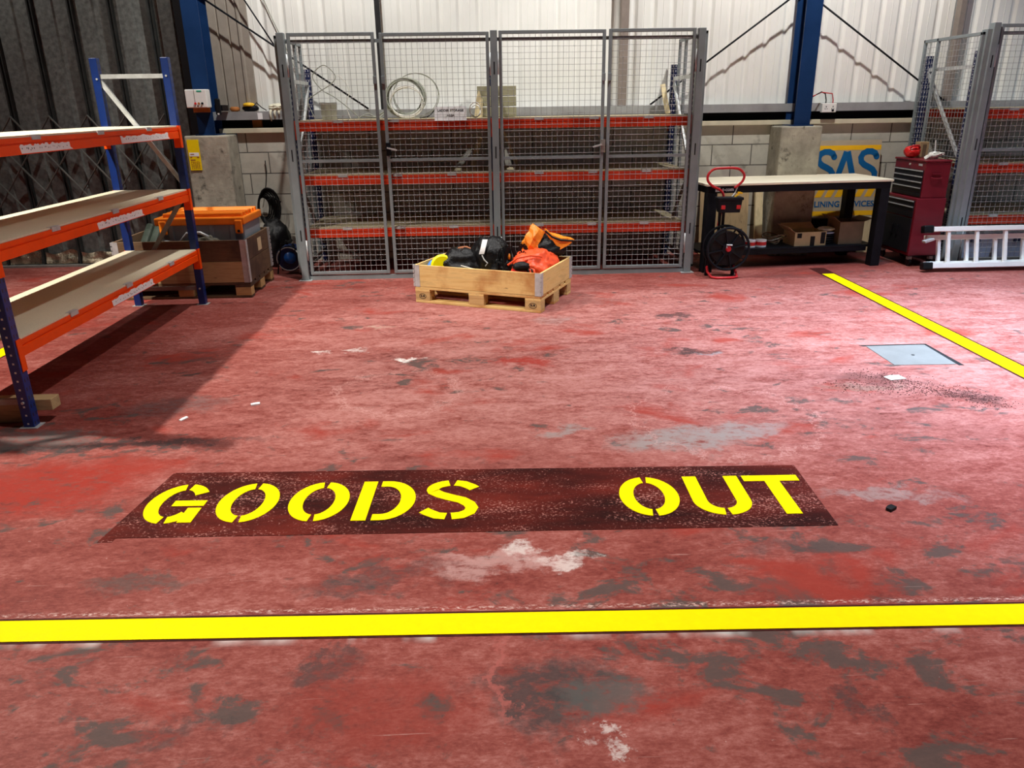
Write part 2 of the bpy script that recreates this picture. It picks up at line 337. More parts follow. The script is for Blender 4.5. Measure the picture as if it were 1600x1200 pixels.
# ------------------------------------------------------------------ mesh helpers
class MB:
    def __init__(s): s.v = []; s.f = []
    def add(s, vs, fs):
        o = len(s.v); s.v += [Vector(p) for p in vs]; s.f += [tuple(i + o for i in f) for f in fs]; return s
    def box(s, x0, x1, y0, y1, z0, z1):
        return s.add([(x0, y0, z0), (x1, y0, z0), (x1, y1, z0), (x0, y1, z0), (x0, y0, z1), (x1, y0, z1), (x1, y1, z1), (x0, y1, z1)],
                     [(0, 3, 2, 1), (4, 5, 6, 7), (0, 1, 5, 4), (1, 2, 6, 5), (2, 3, 7, 6), (3, 0, 4, 7)])
    def bar(s, p, q, w, h, up=(0, 0, 1)):
        p = Vector(p); q = Vector(q); d = (q - p).normalized(); u = Vector(up)
        if abs(d.dot(u)) > .99: u = Vector((0, 1, 0))
        sd = d.cross(u).normalized(); u = sd.cross(d).normalized()
        a = sd * w / 2; b = u * h / 2
        vs = [p - a - b, p + a - b, p + a + b, p - a + b, q - a - b, q + a - b, q + a + b, q - a + b]
        return s.add(vs, [(0, 1, 2, 3), (7, 6, 5, 4), (0, 4, 5, 1), (1, 5, 6, 2), (2, 6, 7, 3), (3, 7, 4, 0)])
    def tube(s, pts, r, n=8, closed=False):
        pts = [Vector(p) for p in pts]; m = len(pts); rs = r if isinstance(r, (list, tuple)) else [r] * m
        vs = []; prev = None
        for i, p in enumerate(pts):
            if closed: d = pts[(i + 1) % m] - pts[i - 1]
            else: d = pts[min(i + 1, m - 1)] - pts[max(i - 1, 0)]
            if d.length < 1e-9: d = Vector((0, 0, 1))
            d.normalize()
            if prev is None:
                u = Vector((0, 0, 1)) if abs(d.z) < .9 else Vector((1, 0, 0))
            else: u = prev
            u = u - d * u.dot(d)
            if u.length < 1e-6: u = d.orthogonal()
            u.normalize(); prev = u; w = d.cross(u)
            for k in range(n):
                a = 2 * pi * k / n
                vs.append(p + (u * cos(a) + w * sin(a)) * rs[i])
        fs = []
        for i in range(m if closed else m - 1):
            j = (i + 1) % m
            for k in range(n):
                k2 = (k + 1) % n
                fs.append((i * n + k, i * n + k2, j * n + k2, j * n + k))
        if not closed:
            fs.append(tuple(range(n - 1, -1, -1))); fs.append(tuple((m - 1) * n + k for k in range(n)))
        return s.add(vs, fs)
    def cyl(s, p, q, r, n=16): return s.tube([p, q], r, n)
    def prism(s, poly, a, b, plane='xy'):
        def P(u, v, w):
            return {'xy': (u, v, w), 'xz': (u, w, v), 'yz': (w, u, v)}[plane]
        n = len(poly)
        vs = [P(u, v, a) for u, v in poly] + [P(u, v, b) for u, v in poly]
        fs = [tuple(range(n - 1, -1, -1)), tuple(range(n, 2 * n))] + [(i, (i + 1) % n, n + (i + 1) % n, n + i) for i in range(n)]
        return s.add(vs, fs)
    def lathe(s, prof, c=(0, 0, 0), n=24, axis='z'):
        vs = []; m = len(prof)
        for r, h in prof:
            for k in range(n):
                a = 2 * pi * k / n
                x, y = r * cos(a), r * sin(a)
                p = {'z': (x, y, h), 'y': (x, h, y), 'x': (h, x, y)}[axis]
                vs.append(Vector(p) + Vector(c))
        fs = [(i * n + k, i * n + (k + 1) % n, (i + 1) * n + (k + 1) % n, (i + 1) * n + k) for i in range(m - 1) for k in range(n)]
        fs.append(tuple(range(n - 1, -1, -1))); fs.append(tuple((m - 1) * n + k for k in range(n)))
        return s.add(vs, fs)
    def grid(s, fn, nu, nv):
        vs = [fn(i / nu, j / nv) for i in range(nu + 1) for j in range(nv + 1)]
        fs = [(i * (nv + 1) + j, (i + 1) * (nv + 1) + j, (i + 1) * (nv + 1) + j + 1, i * (nv + 1) + j + 1) for i in range(nu) for j in range(nv)]
        return s.add(vs, fs)
    def ribbon(s, pts, w, z0, z1):
        """flat stroke of width w along a 2D polyline, extruded z0..z1"""
        L = []; R = []
        for i, p in enumerate(pts):
            a = Vector(pts[max(i - 1, 0)]); b = Vector(pts[min(i + 1, len(pts) - 1)])
            d = (b - a).normalized(); nn = Vector((-d.y, d.x)) * w / 2
            L.append(Vector(p) + nn); R.append(Vector(p) - nn)
        for i in range(len(pts) - 1):
            q = [R[i], R[i + 1], L[i + 1], L[i]]
            s.prism([(a.x, a.y) for a in q], z0, z1)
        return s
    def blob(s, c, rad, seed=0, amp=.25, freq=2.2, sub=4, zmin=None, ridged=True):
        bm = bmesh.new(); bmesh.ops.create_icosphere(bm, subdivisions=sub, radius=1)
        vs = []
        off = Vector((seed * 7.3, seed * 3.1, seed * 1.7))
        for v in bm.verts:
            p = v.co.normalized()
            d = 0; a = amp; fr = freq
            for k in range(4):
                nn = noise.noise(p * fr + off)
                d += a * ((1 - 2.2 * abs(nn)) if ridged else nn); a *= .55; fr *= 2.1
            q = p * (1 + d - (amp * .6 if ridged else 0))
            w = Vector((q.x * rad[0] + c[0], q.y * rad[1] + c[1], q.z * rad[2] + c[2]))
            if zmin is not None and w.z < zmin: w.z = zmin + (w.z - zmin) * .04
            vs.append(w)
        bm.verts.index_update()
        fs = [tuple(v.index for v in f.verts) for f in bm.faces]; bm.free()
        return s.add(vs, fs)
    def xf(s, mtx):
        s.v = [mtx @ v for v in s.v]; return s
    def build(s, name, mat, parent=None, world=False, bevel=0, smooth=False, solid=0):
        vs = s.v
        if parent is not None and world:
            inv = root_matrix(parent).inverted(); vs = [inv @ v for v in vs]
        me = bpy.data.meshes.new(name); me.from_pydata([tuple(v) for v in vs], [], s.f); me.update()
        bm = bmesh.new(); bm.from_mesh(me); bmesh.ops.recalc_face_normals(bm, faces=bm.faces); bm.to_mesh(me); bm.free()
        me.materials.append(mat)
        if smooth: me.polygons.foreach_set('use_smooth', [True] * len(me.polygons))
        o = bpy.data.objects.new(name, me); col.objects.link(o)
        if parent is not None: o.parent = parent
        if solid:
            md = o.modifiers.new('thickness', 'SOLIDIFY'); md.thickness = solid; md.offset = 0
        if bevel:
            md = o.modifiers.new('edge', 'BEVEL'); md.width = bevel; md.segments = 2; md.limit_method = 'ANGLE'; md.angle_limit = radians(40)
        return o

def crumple(mb, cuts, amp, freq):
    bm = bmesh.new(); vs = [bm.verts.new(v) for v in mb.v]
    for f in mb.f:
        try: bm.faces.new([vs[i] for i in f])
        except ValueError: pass
    bmesh.ops.triangulate(bm, faces=bm.faces[:])
    for c in range(cuts):
        bmesh.ops.subdivide_edges(bm, edges=bm.edges[:], cuts=1, use_grid_fill=True)
    bmesh.ops.triangulate(bm, faces=bm.faces[:])
    bm.normal_update(); bm.verts.index_update()
    out = MB(); out.v = [v.co + v.normal * amp * (1.2 - 3 * abs(noise.noise(v.co * freq))) for v in bm.verts]
    out.f = [tuple(v.index for v in f.verts) for f in bm.faces]; bm.free()
    return out

def root_matrix(o):
    while o.parent is not None: o = o.parent
    return Matrix.Translation(o.location) @ o.rotation_euler.to_matrix().to_4x4()

def tag(o, label, cat, group=None, kind=None):
    o['label'] = label; o['category'] = cat
    if group: o['group'] = group
    if kind: o['kind'] = kind
    return o
def thing(name, label, cat, loc=(0, 0, 0), rz=0, group=None):
    o = bpy.data.objects.new(name, None); o.empty_display_size = .1; col.objects.link(o)
    o.location = loc; o.rotation_euler = (0, 0, rz)
    return tag(o, label, cat, group)
def struct(o):
    o['kind'] = 'structure'; return o

def text_mb(body, size, align='CENTER', depth=.0012, bold=0):
    c = bpy.data.curves.new('lettering_source', 'FONT'); c.body = body; c.size = size; c.align_x = align; c.align_y = 'CENTER'
    c.extrude = depth; c.offset = bold; c.resolution_u = 4
    o = bpy.data.objects.new('lettering_source', c); col.objects.link(o)
    bpy.context.view_layer.update()
    me = bpy.data.meshes.new_from_object(o.evaluated_get(bpy.context.evaluated_depsgraph_get()))
    mb = MB().add([v.co.copy() for v in me.vertices], [tuple(p.vertices) for p in me.polygons])
    bpy.data.objects.remove(o, do_unlink=True); bpy.data.curves.remove(c); bpy.data.meshes.remove(me)
    return mb
FRONT = Matrix.Rotation(pi / 2, 4, 'X')          # xy lettering -> stands facing -Y

def arc(cx, cy, rx, ry, a0, a1, n=14):
    return [(cx + rx * cos(radians(a0 + (a1 - a0) * i / n)), cy + ry * sin(radians(a0 + (a1 - a0) * i / n))) for i in range(n + 1)]

# ================================================================== SETTING
f = struct(MB().box(-9, 10, -7, 9.3, -.2, 0).build('floor', mat_floor))
ceil = struct(MB().box(-9, 10, -7, 9.4, 6.8, 7.0).build('ceiling', mat_ceiling))
struct(MB().box(-9.2, -9, -7, 9.4, 0, 7).build('wall_left', mat_farwall))
w = MB().box(10, 10.2, -7, 2, 0, 7); w.box(10, 10.2, 7.4, 9.4, 0, 7); w.box(10, 10.2, 2, 7.4, 5, 7)
struct(w.build('wall_right', mat_farwall))
struct(MB().box(-2.68, 10, 8.85, 9.15, 0, 1.41).build('wall_back', mat_blockwork))
# white profiled cladding above the blockwork
def cladding():
    prof = []; x = -2.74; p = .208
    while x < 10:
        prof += [(x, 8.955), (x + .030, 8.974), (x + .048, 8.974), (x + .078, 8.955), (x + .14, 8.955), (x + .146, 8.952), (x + .152, 8.955)]
        x += p
    n = len(prof); mb = MB()
    mb.add([(a, b, 1.56) for a, b in prof] + [(a, b, 6.9) for a, b in prof], [(i, i + 1, n + i + 1, n + i) for i in range(n - 1)])
    return mb
c = struct(cladding().build('wall_back_cladding', mat_clad, solid=.003))
struct(MB().box(-2.85, 10, 8.80, 8.90, 1.41, 1.46).build('trim_1', mat_coping, bevel=.004))
r = MB().box(-2.95, 10, 8.80, 8.955, 1.546, 1.556); r.box(-2.95, 10, 8.796, 8.806, 1.546, 1.632); r.box(-2.95, 10, 8.806, 8.96, 1.624, 1.632)
struct(r.build('trim_2', mat_rail))
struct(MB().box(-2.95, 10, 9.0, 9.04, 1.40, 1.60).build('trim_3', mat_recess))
# corner flashing between the left column and the cladding
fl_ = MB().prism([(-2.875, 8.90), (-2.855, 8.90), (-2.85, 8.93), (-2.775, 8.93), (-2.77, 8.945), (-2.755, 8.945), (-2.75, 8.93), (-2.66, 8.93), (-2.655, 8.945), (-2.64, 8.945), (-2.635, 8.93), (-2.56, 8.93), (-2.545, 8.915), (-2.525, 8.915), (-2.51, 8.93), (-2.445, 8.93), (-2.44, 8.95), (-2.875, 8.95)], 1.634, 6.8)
struct(fl_.build('trim_4', mat_flash_shade))

def ubeam(name, x0, x1, yf, yr, z0, z1):
    mb = MB(); t = .014; xm = (x0 + x1) / 2
    mb.box(x0, x1, yf, yf + t, z0, z1); mb.box(x0, x1, yr - t, yr, z0, z1); mb.box(xm - .006, xm + .006, yf + t, yr - t, z0, z1)
    mb.box(x0 - .03, x1 + .03, yf - .03, yr, z0 - .012, z0)
    return struct(mb.build(name, mat_column))
def plinth(name, x0, x1):
    return struct(MB().box(x0, x1, 8.5, 8.85, 0, 1.40).build(name, mat_conc, bevel=.015))
plinth('trim_5', -3.13, -2.68); ubeam('trim_6', -2.985, -2.815, 8.555, 8.82, 1.412, 6.8)
plinth('trim_7', 3.225, 3.675); ubeam('trim_8', 3.375, 3.548, 8.555, 8.82, 1.412, 6.8)
def post(name, mat, x, y, w, d, z0, label, cat='post'):
    o = MB().box(x - w / 2, x + w / 2, y - d / 2, y + d / 2, z0, 6.8).build(name, mat, bevel=.004)
    return struct(o)
post('trim_9', mat_darkpost, -1.06, 8.84, .055, .05, 1.632, '')
post('trim_10', mat_tan, 1.55, 8.89, .085, .10, 1.632, '')
post('trim_11', mat_tan, 5.20, 8.89, .06, .10, 1.632, '')

# folding steel shutter door with lattice, in the back wall left of the column
door = struct(bpy.data.objects.new('door_1', None)); col.objects.link(door); door.location = (-5.5, 8.82, 0)
pitch = .405; x_first = -9.0 + .33
prof = []; xs = []
x = x_first
while x < -3.05:
    xs.append(x)
    prof += [(x, 8.90), (x + .03, 8.90), (x + .035, 8.872), (x + .22, 8.850), (x + .235, 8.870), (x + .30, 8.878), (x + .37, 8.898)]
    x += pitch
n = len(prof)
mb = MB().add([(a, b, .03) for a, b in prof] + [(a, b, 6.8) for a, b in prof], [(i, i + 1, n + i + 1, n + i) for i in range(n - 1)])
mb.build('door_leaves', mat_door, door, True, solid=.004)
for x in xs:
    if x > -7.2:
        k = MB().box(x - .008, x + .008, 8.80, 8.89, .02, 6.8); k.box(x + .018, x + .03, 8.82, 8.89, .02, 6.8)
        k.build('picket', mat_doordk, door, True)
for x in xs:
    if x < -7.2: continue
    zl = [1.62, 1.10, .58]
    for a in range(2):
        for sgn in (-1, 1):
            x2 = x + sgn * pitch
            if x2 > -3.1 or x2 < -7.5: continue
            yy = 8.775 if sgn > 0 else 8.787
            MB().bar((x, yy, zl[a]), (x2, yy, zl[a + 1]), .008, .027, (0, 1, 0)).build('lattice_bar', mat_lattice, door, True)
def skirt(x):
    def fn(u, v):
        xx = x + .03 + u * (pitch - .05)
        zz = .03 + v * (.13 + .05 * noise.noise(Vector((xx * 5, 0, 3))))
        return Vector((xx, 8.80 + .03 * noise.noise(Vector((xx * 9, zz * 11, 1))) + .02 * v, zz))
    return MB().grid(fn, 20, 8)
for x in xs:
    if -6.2 < x < -3.3: skirt(x).build('bottom_flashing', mat_brass, door, True, smooth=True)
struct(MB().box(-9, -3.13, 8.90, 9.2, 0, 7).build('wall_door', mat_recess))
struct(MB().box(-9, -3.13, 8.74, 8.90, 0, .022).build('baseboard_back', mat_zincdull))
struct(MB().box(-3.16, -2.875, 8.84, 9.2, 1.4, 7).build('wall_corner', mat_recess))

# ================================================================== FLOOR MARKINGS
sign = thing('painted_floor_sign', 'dark maroon painted rectangle on the floor reading GOODS OUT in yellow stencil letters', 'floor marking', (-.035, 3.015, 0), radians(-1.75))
pan = MB().prism([(-1.53, -.285), (1.475, -.275), (1.49, .285), (-1.50, .305)], .0004, .0020).build('painted_background', mat_panel, sign)
MB().prism([(-1.57, -.315), (-1.51, -.315), (-1.46, .3), (-1.51, .3)], .0002, .0012).build('brushed_edge', mat_panel, sign)
H2 = .178; SW = .062
def letter(ch):
    mb = MB(); z0, z1 = .0022, .0042
    def arcs(cx, rx, ry, a0, a1): mb_arc(cx, 0, rx, ry, a0, a1)
    def mb_arc(cx, cy, rx, ry, a0, a1, wx=.064, wy=.056, n=18):
        for i in range(n):
            q = []
            for (t, k) in ((i / n, 0), ((i + 1) / n, 0), ((i + 1) / n, 1), (i / n, 1)):
                a = radians(a0 + (a1 - a0) * t)
                q.append((cx + (rx - k * wx) * cos(a), cy + (ry - k * wy) * sin(a)))
            mb.prism(q, z0, z1)
    if ch == 'O':
        mb_arc(0, 0, .132, H2, -84, 84); mb_arc(0, 0, .132, H2, 96, 264)
    elif ch == 'G':
        mb_arc(0, 0, .13, H2, 98, 262); mb_arc(0, 0, .13, H2, 35, 84); mb_arc(0, 0, .13, H2, -84, -40)
        mb.prism([(.066, -.172), (.126, -.172), (.126, -.045), (.066, -.045)], z0, z1 + .0004)
        mb.prism([(-.015, -.028), (.128, -.028), (.128, .022), (-.015, .022)], z0, z1)
    elif ch == 'D':
        mb.prism([(-.128, -H2), (-.064, -H2), (-.064, H2), (-.128, H2)], z0, z1)
        mb.prism([(-.042, -H2), (-.01, -H2), (-.01, -H2 + .052), (-.042, -H2 + .052)], z0, z1)
        mb.prism([(-.042, H2 - .052), (-.01, H2 - .052), (-.01, H2), (-.042, H2)], z0, z1)
        mb_arc(-.01, 0, .14, H2, -90, 90, .066, .052)
    elif ch == 'U':
        mb.prism([(-.128, -.05), (-.064, -.05), (-.064, H2), (-.128, H2)], z0, z1)
        mb.prism([(.064, -.05), (.128, -.05), (.128, H2), (.064, H2)], z0, z1)
        mb_arc(0, -.05, .128, .128, 180, 264, .064, .056); mb_arc(0, -.05, .128, .128, 276, 360, .064, .056)
    elif ch == 'T':
        mb.prism([(-.128, H2 - .055), (.128, H2 - .055), (.128, H2), (-.128, H2)], z0, z1)
        mb.prism([(-.034, -H2), (.034, -H2), (.034, H2 - .055), (-.034, H2 - .055)], z0, z1)
    elif ch == 'S':
        top = arc(.0, .088, .088, .063, 98, 268, 14)
        mb.ribbon([(p[0] - .004, p[1]) for p in top[:1]] + top[1:9] + [(-.05, .040), (.0, .012), (.05, -.012)] + [(.085, -.048), (.098, -.082), (.088, -.118), (.055, -.145), (.012, -.152)], .056, z0, z1)
        mb.ribbon([(.012, .152), (.05, .142), (.088, .112), (.102, .095)], .054, z0, z1)
        mb.ribbon([(-.012, -.152), (-.05, -.146), (-.09, -.118), (-.112, -.098)], .054, z0, z1)
    return mb
for ch, cx in zip('GOODSOUT', (-1.37, -1.052, -.735, -.435, -.147, .74, 1.052, 1.33)):
    letter(ch).xf(Matrix.Translation((cx, .0, 0))).build('stencil_letter', mat_yellow, sign)
def floor_line(label, poly, under):
    t = thing('floor_line', label, 'floor marking', (*poly[0], 0))
    MB().prism(poly, .0015, .0035).build('yellow_paint', mat_yellow, t, True)
    MB().prism(under, .0003, .0012).build('dark_undercoat', mat_maroon, t, True)
floor_line('long yellow painted line crossing the floor nearest the camera', [(-4.2, 2.208), (4.2, 1.965), (4.2, 2.072), (-4.2, 2.320)], [(-4.2, 2.199), (4.2, 1.957), (4.2, 2.084), (-4.2, 2.334)])
floor_line('yellow painted line running from the workbench past the steel cover plate', [(3.33, 2.6), (3.47, 2.6), (3.535, 7.50), (3.415, 7.50)], [(3.315, 2.6), (3.495, 2.6), (3.56, 7.80), (3.40, 7.80)])
floor_line('short yellow line on the floor half hidden behind the orange beam shelving', [(-3.70, 2.9), (-3.58, 2.9), (-3.50, 5.4), (-3.62, 5.62)], [(-3.71, 2.9), (-3.57, 2.9), (-3.49, 5.4), (-3.63, 5.64)])

t = thing('access_cover', 'square grey steel cover plate set in the floor beside the yellow line', 'drain cover', (2.90, 4.88, 0))
MB().prism([(2.69, 4.665), (3.10, 4.65), (3.125, 5.085), (2.70, 5.085)], .0006, .003).build('plate', mat_steelplate, t, True)
d = MB().prism([(2.68, 5.085), (3.15, 5.085), (3.15, 5.112), (2.66, 5.112)], .0004, .0016); d.prism([(3.105, 4.63), (3.14, 4.63), (3.15, 5.10), (3.125, 5.10)], .0004, .0016)
d.cyl((2.92, 4.86, .001), (2.92, 4.86, .0042), .012, 10)
d.build('frame_gap', mat_slot, t, True)
# swept dust pile
mb = MB()
for i in range(1500):
    u = random.random(); a = random.gauss(0, 1); b2 = random.gauss(0, 1)
    if random.random() < .6: cx, cy = 2.42 + .52 * u, 4.55 - .62 * u
    else: cx, cy = 2.15 + .7 * u, 4.32 - .2 * u
    x, y = cx + a * .07, cy + b2 * .06
    s_ = random.uniform(.0018, .0055)
    h = s_ * random.uniform(.5, 1.2)
    an = random.random() * 3
    p = [(x + s_ * cos(an + k * 2.1) * random.uniform(.6, 1.5), y + s_ * sin(an + k * 2.1), 0.0003) for k in range(3)]
    mb.add(p + [(x, y, h)], [(0, 2, 1), (0, 1, 3), (1, 2, 3), (2, 0, 3)])
o = mb.build('swept_debris', mat_dirt); tag(o, 'scatter of red brown dust and grit swept below the steel cover plate', 'debris', kind='stuff')
def scrap(label, x, y, sx, sy, rz, mat=mat_paper, name='paper_scrap', cat='scrap', h=.003):
    k = random.random() * 5
    mb = MB().prism([(-sx, -sy * .7), (sx * .8, -sy), (sx, sy * .6), (sx * .1, sy), (-sx * .9, sy * .8)], .0004, h)
    mb.xf(Matrix.Translation((x, y, 0)) @ Matrix.Rotation(rz, 4, 'Z'))
    return tag(mb.build(name, mat), label, cat)
scrap('pale triangular scrap lying in the dust below the steel cover plate', 2.57, 4.43, .06, .045, .3, mat_scrap)
scrap('small white chip on the floor left of the centre near the shelving shadow edge', -1.39, 4.26, .028, .016, .5, h=.008)
scrap('thin white chip on the shaded floor between the shelving and the shadow edge', -1.74, 4.06, .03, .012, 1.2, h=.006)
scrap('crumpled dark scrap lying right of the word OUT', 1.71, 2.81, .025, .016, .7, mat_blackrub, 'foil_scrap', h=.014)

# ================================================================== PALLET RACKING
def racking(name, label, loc, rz, frames, D, levels, H, beam_mat, up_mat, paper=None, bayclips=4, board=None):
    t = thing(name, label, 'shelving', loc, rz)
    U = .06
    for fi, fx in enumerate(frames):
        for yy in (0, D - U):
            up = MB().box(0, U, 0, U, .004, H).build('upright', mat_blueplain if (up_mat == mat_blue and fi) else up_mat, t, bevel=.004); up.location = (fx, yy, 0)
            MB().box(fx - .012, fx + U + .012, yy - .02, yy + U + .02, 0, .004).build('foot_plate', mat_zinc, t)
        xm = fx + U / 2; ya, yb = U, D - U
        for (y1, z1, y2, z2) in ((ya - .03, H - .14, yb + .03, H - .14), (ya - .03, .15, yb + .03, .15), (yb + .02, H - .16, ya - .02, 1.06), (ya - .02, .98, yb + .02, .22)):
            MB().bar((xm, y1, z1), (xm, y2, z2), .022, .034).build('brace', mat_zinc if z1 > 1.2 else mat_zincdull, t)
            bt = MB(); bt.cyl((xm - .038, y1, z1), (xm + .038, y1, z1), .008, 8); bt.build('bolt', mat_zinc, t)
    for zt in levels:
        for bi in range(len(frames) - 1):
            xa_, xb_ = frames[bi] + U, frames[bi + 1]
            for side in (0, 1):
                def yz(p): return (p[0], p[1]) if side == 0 else (D - p[0], p[1])
                bh = .088
                pr = [(0, zt - bh), (0, zt - .036), (.010, zt - .034), (.010, zt - .028), (.003, zt - .026), (.003, zt), (.042, zt), (.042, zt - bh)]
                bm_ = MB().prism([yz(p) for p in pr], xa_, xb_, 'yz').build('beam', beam_mat, t)
                for ex, dx in ((xa_, -.045), (xb_, .045)):
                    q = MB(); y0 = -.005 if side == 0 else D + .001
                    q.box(min(ex, ex + dx), max(ex, ex + dx), y0, y0 + .004, zt - .165, zt + .012)
                    q.box(min(ex, ex - dx * .1), max(ex, ex - dx * .1), (0 if side == 0 else D - .05), (.05 if side == 0 else D), zt - .165, zt + .012)
                    q.build('end_bracket', beam_mat, bm_)
            MB().box(xa_ + .002, xb_ - .002, .010, D - .010, zt + .001, zt + .012).build('shelf_board', board or mat_board, t)
            L = xb_ - xa_
            for k in range(bayclips):
                cx = xa_ + L * (k + .75) / (bayclips + .5)
                q = MB().box(cx - .045, cx + .045, -.002, .03, zt - .014, zt + .0135); q.build('shelf_clip', mat_zinc, t)
    if paper:
        for (zt, x0, x1, seed) in paper:
            rnd = random.Random(seed)
            top = []; n = 34
            for k in range(n + 1):
                top.append((x0 + (x1 - x0) * k / n, zt - .040 + rnd.uniform(-.006, .008)))
            poly = [(x0 + .01, zt - .083), (x1 + .03, zt - .083), (x1, zt - .07)] + top[::-1]
            lb = MB().prism(poly, -.0016, -.0002, 'xz').build('paper_label', mat_paper, t)
            ink = MB()
            for k in range(26):
                xx = x0 + .02 + (x1 - x0 - .05) * (k + rnd.random() * .6) / 26; zz = zt - .064 + rnd.uniform(-.006, .006)
                hh = rnd.uniform(.004, .011); ww = rnd.uniform(.002, .008)
                if rnd.random() < .7: ink.box(xx, xx + ww, -.0022, -.0012, zz, zz + hh)
            ink.build('faded_marks', mat_ink, lb)
    return t
racking('shelving_rack', 'blue and bright orange three level shelving on the left with bare chipboard shelves', (-2.535, 3.99, 0), pi / 2, [0, 2.80], .63, (1.522, 1.006, .490), 2.06, mat_orange, mat_blue,
        [(1.522, .46, 1.00, 1), (1.522, 1.70, 2.56, 2), (1.006, 1.14, 1.84, 3), (.490, 1.13, 1.81, 4)], 3)
racking('shelving_rack', 'navy and darkened orange beam shelving inside the middle mesh cage', (-1.86, 7.85, 0), 0, [0, 1.955, 3.91], .93, (1.530, 1.018, .500), 2.04, mat_shadebeam, mat_navy, None, 3, mat_boarddk)
racking('shelving_rack', 'navy and darkened orange beam shelving inside the right hand mesh cage', (4.835, 7.85, 0), 0, [0, 2.0], .93, (1.550, 1.024, .505), 2.09, mat_shadebeam, mat_navy, None, 3, mat_boarddk)

# ================================================================== MESH CAGES
def mesh_panel(x0, x1, z0, z1, y, step=.053, r=.0018):
    mb = MB(); nx = max(1, round((x1 - x0) / step)); nz = max(1, round((z1 - z0) / step))
    for i in range(1, nx): 
        x = x0 + (x1 - x0) * i / nx; mb.tube([(x, y, z0), (x, y, z1)], r, 5)
    for j in range(1, nz):
        z = z0 + (z1 - z0) * j / nz; mb.tube([(x0, y - .003, z), (x1, y - .003, z)], r, 5)
    return mb
def leaf(t, x0, x1, z0, z1, y, hinge_left, lock):
    fr = .030
    g = MB()
    g.box(x0, x0 + fr, y, y + .03, z0, z1); g.box(x1 - fr, x1, y, y + .03, z0, z1)
    g.box(x0 + fr, x1 - fr, y, y + .03, z0, z0 + fr); g.box(x0 + fr, x1 - fr, y, y + .03, z1 - fr, z1)
    d = g.build('door_frame', mat_cage, t, True, bevel=.003)
    MB().box(x0 + fr, x1 - fr, y + .004, y + .026, 1.155, 1.182).build('mid_rail', mat_cage, d, True)
    mesh_panel(x0 + fr, x1 - fr, z0 + fr, z1 - fr, y + .016).build('wire_mesh', mat_wire, d, True)
    hx = x0 - .012 if hinge_left else x1 + .012
    for zz in (z0 + .15, z1 - .38):
        MB().cyl((hx, y - .004, zz), (hx, y - .004, zz + .20), .010, 10).build('hinge', mat_zinc, d, True, smooth=True)
    lx = x1 - .015 if hinge_left else x0 + .015
    MB().box(lx - .018, lx + .018, y - .012, y + .002, 1.86, 1.93).build('catch_plate', mat_cage, d, True, bevel=.003)
    if lock:
        s = 1 if hinge_left else -1
        q = MB(); q.cyl((lx, y - .03, 1.285), (lx, y, 1.285), .020, 14); q.box(lx - .014, lx + .03, y - .02, y, 1.21, 1.33)
        q.build('lock', mat_black if not hinge_left else mat_zincdull, d, True)
        MB().bar((lx - .005, y - .03, 1.285), (lx - s * .09, y - .035, 1.262), .012, .014).build('handle', mat_zinc, d, True)
def cage_post(t, x0, x1, y0, y1, H):
    p = MB().box(x0, x1, y0, y1, .006, H).build('post', mat_cage, t, True, bevel=.004)
    q = MB()
    for zz in (1.93, 1.17, .40): q.box((x0 + x1) / 2 - .006, (x0 + x1) / 2 + .006, y0 - .0008, y0 + .001, zz, zz + .11)
    q.build('post_slots', mat_slot, p, True)
    MB().box(x0 - .03, x1 + .03, y0 - .03, y1 + .03, 0, .006).build('foot_plate', mat_zinc, p, True)
def side_panel(t, x, y0, y1, z0, z1):
    g = MB(); fr = .03
    for a in (y0, y1 - .28, y1 - fr): g.box(x, x + fr, a, a + fr, z0, z1)
    g.box(x, x + fr, y0, y1, z0, z0 + fr); g.box(x, x + fr, y0, y1, z1 - fr, z1)
    d = g.build('side_frame', mat_cage, t, True, bevel=.003)
    m = mesh_panel(y0 + fr, y1 - fr, z0 + fr, z1 - fr, 0); m.xf(Matrix(((0, 1, 0, x + .012), (1, 0, 0, 0), (0, 0, 1, 0), (0, 0, 0, 1))))
    m.build('wire_mesh', mat_wire, d, True)
cg = thing('mesh_cage', 'tall grey wire mesh security cage with four doors behind the pallet of bags', 'cage', (.13, 7.74, 0))
Y0 = 7.74
for a, b in ((-1.872, -1.802), (.098, .164), (2.052, 2.122)): cage_post(cg, a, b, Y0 - .02, Y0 + .05, 2.31)
leaf(cg, -1.782, -.978, .055, 2.308, Y0, True, False); leaf(cg, -.932, .086, .055, 2.300, Y0, False, True)
leaf(cg, .177, 1.184, .055, 2.308, Y0, True, True); leaf(cg, 1.212, 2.036, .055, 2.312, Y0, False, False)
MB().box(-1.80, 2.05, Y0 + .034, Y0 + .054, 2.222, 2.252).build('top_rail', mat_cage, cg, True)
MB().box(-1.80, 2.05, Y0 + .004, Y0 + .04, .0, .04).build('sill_rail', mat_cage, cg, True)
side_panel(cg, -1.905, Y0 + .03, 8.79, .05, 2.29); side_panel(cg, 2.126, Y0 + .03, 8.79, .05, 2.29)
cg2 = thing('mesh_cage', 'grey wire mesh cage at the right edge behind the ladder', 'cage', (4.88, 7.74, 0))
cage_post(cg2, 4.870, 4.935, Y0 - .02, Y0 + .06, 2.325)
cage_post(cg2, 6.90, 6.97, Y0 - .02, Y0 + .05, 2.325)
leaf(cg2, 4.955, 5.90, .055, 2.315, Y0, True, False); leaf(cg2, 5.93, 6.885, .055, 2.315, Y0, False, True)
MB().box(4.93, 6.9, Y0 + .034, Y0 + .054, 2.222, 2.252).build('top_rail', mat_cage, cg2, True)
MB().box(4.93, 6.9, Y0 + .004, Y0 + .04, 0, .04).build('sill_rail', mat_cage, cg2, True)
side_panel(cg2, 4.795, Y0 + .03, 8.79, .05, 2.25)
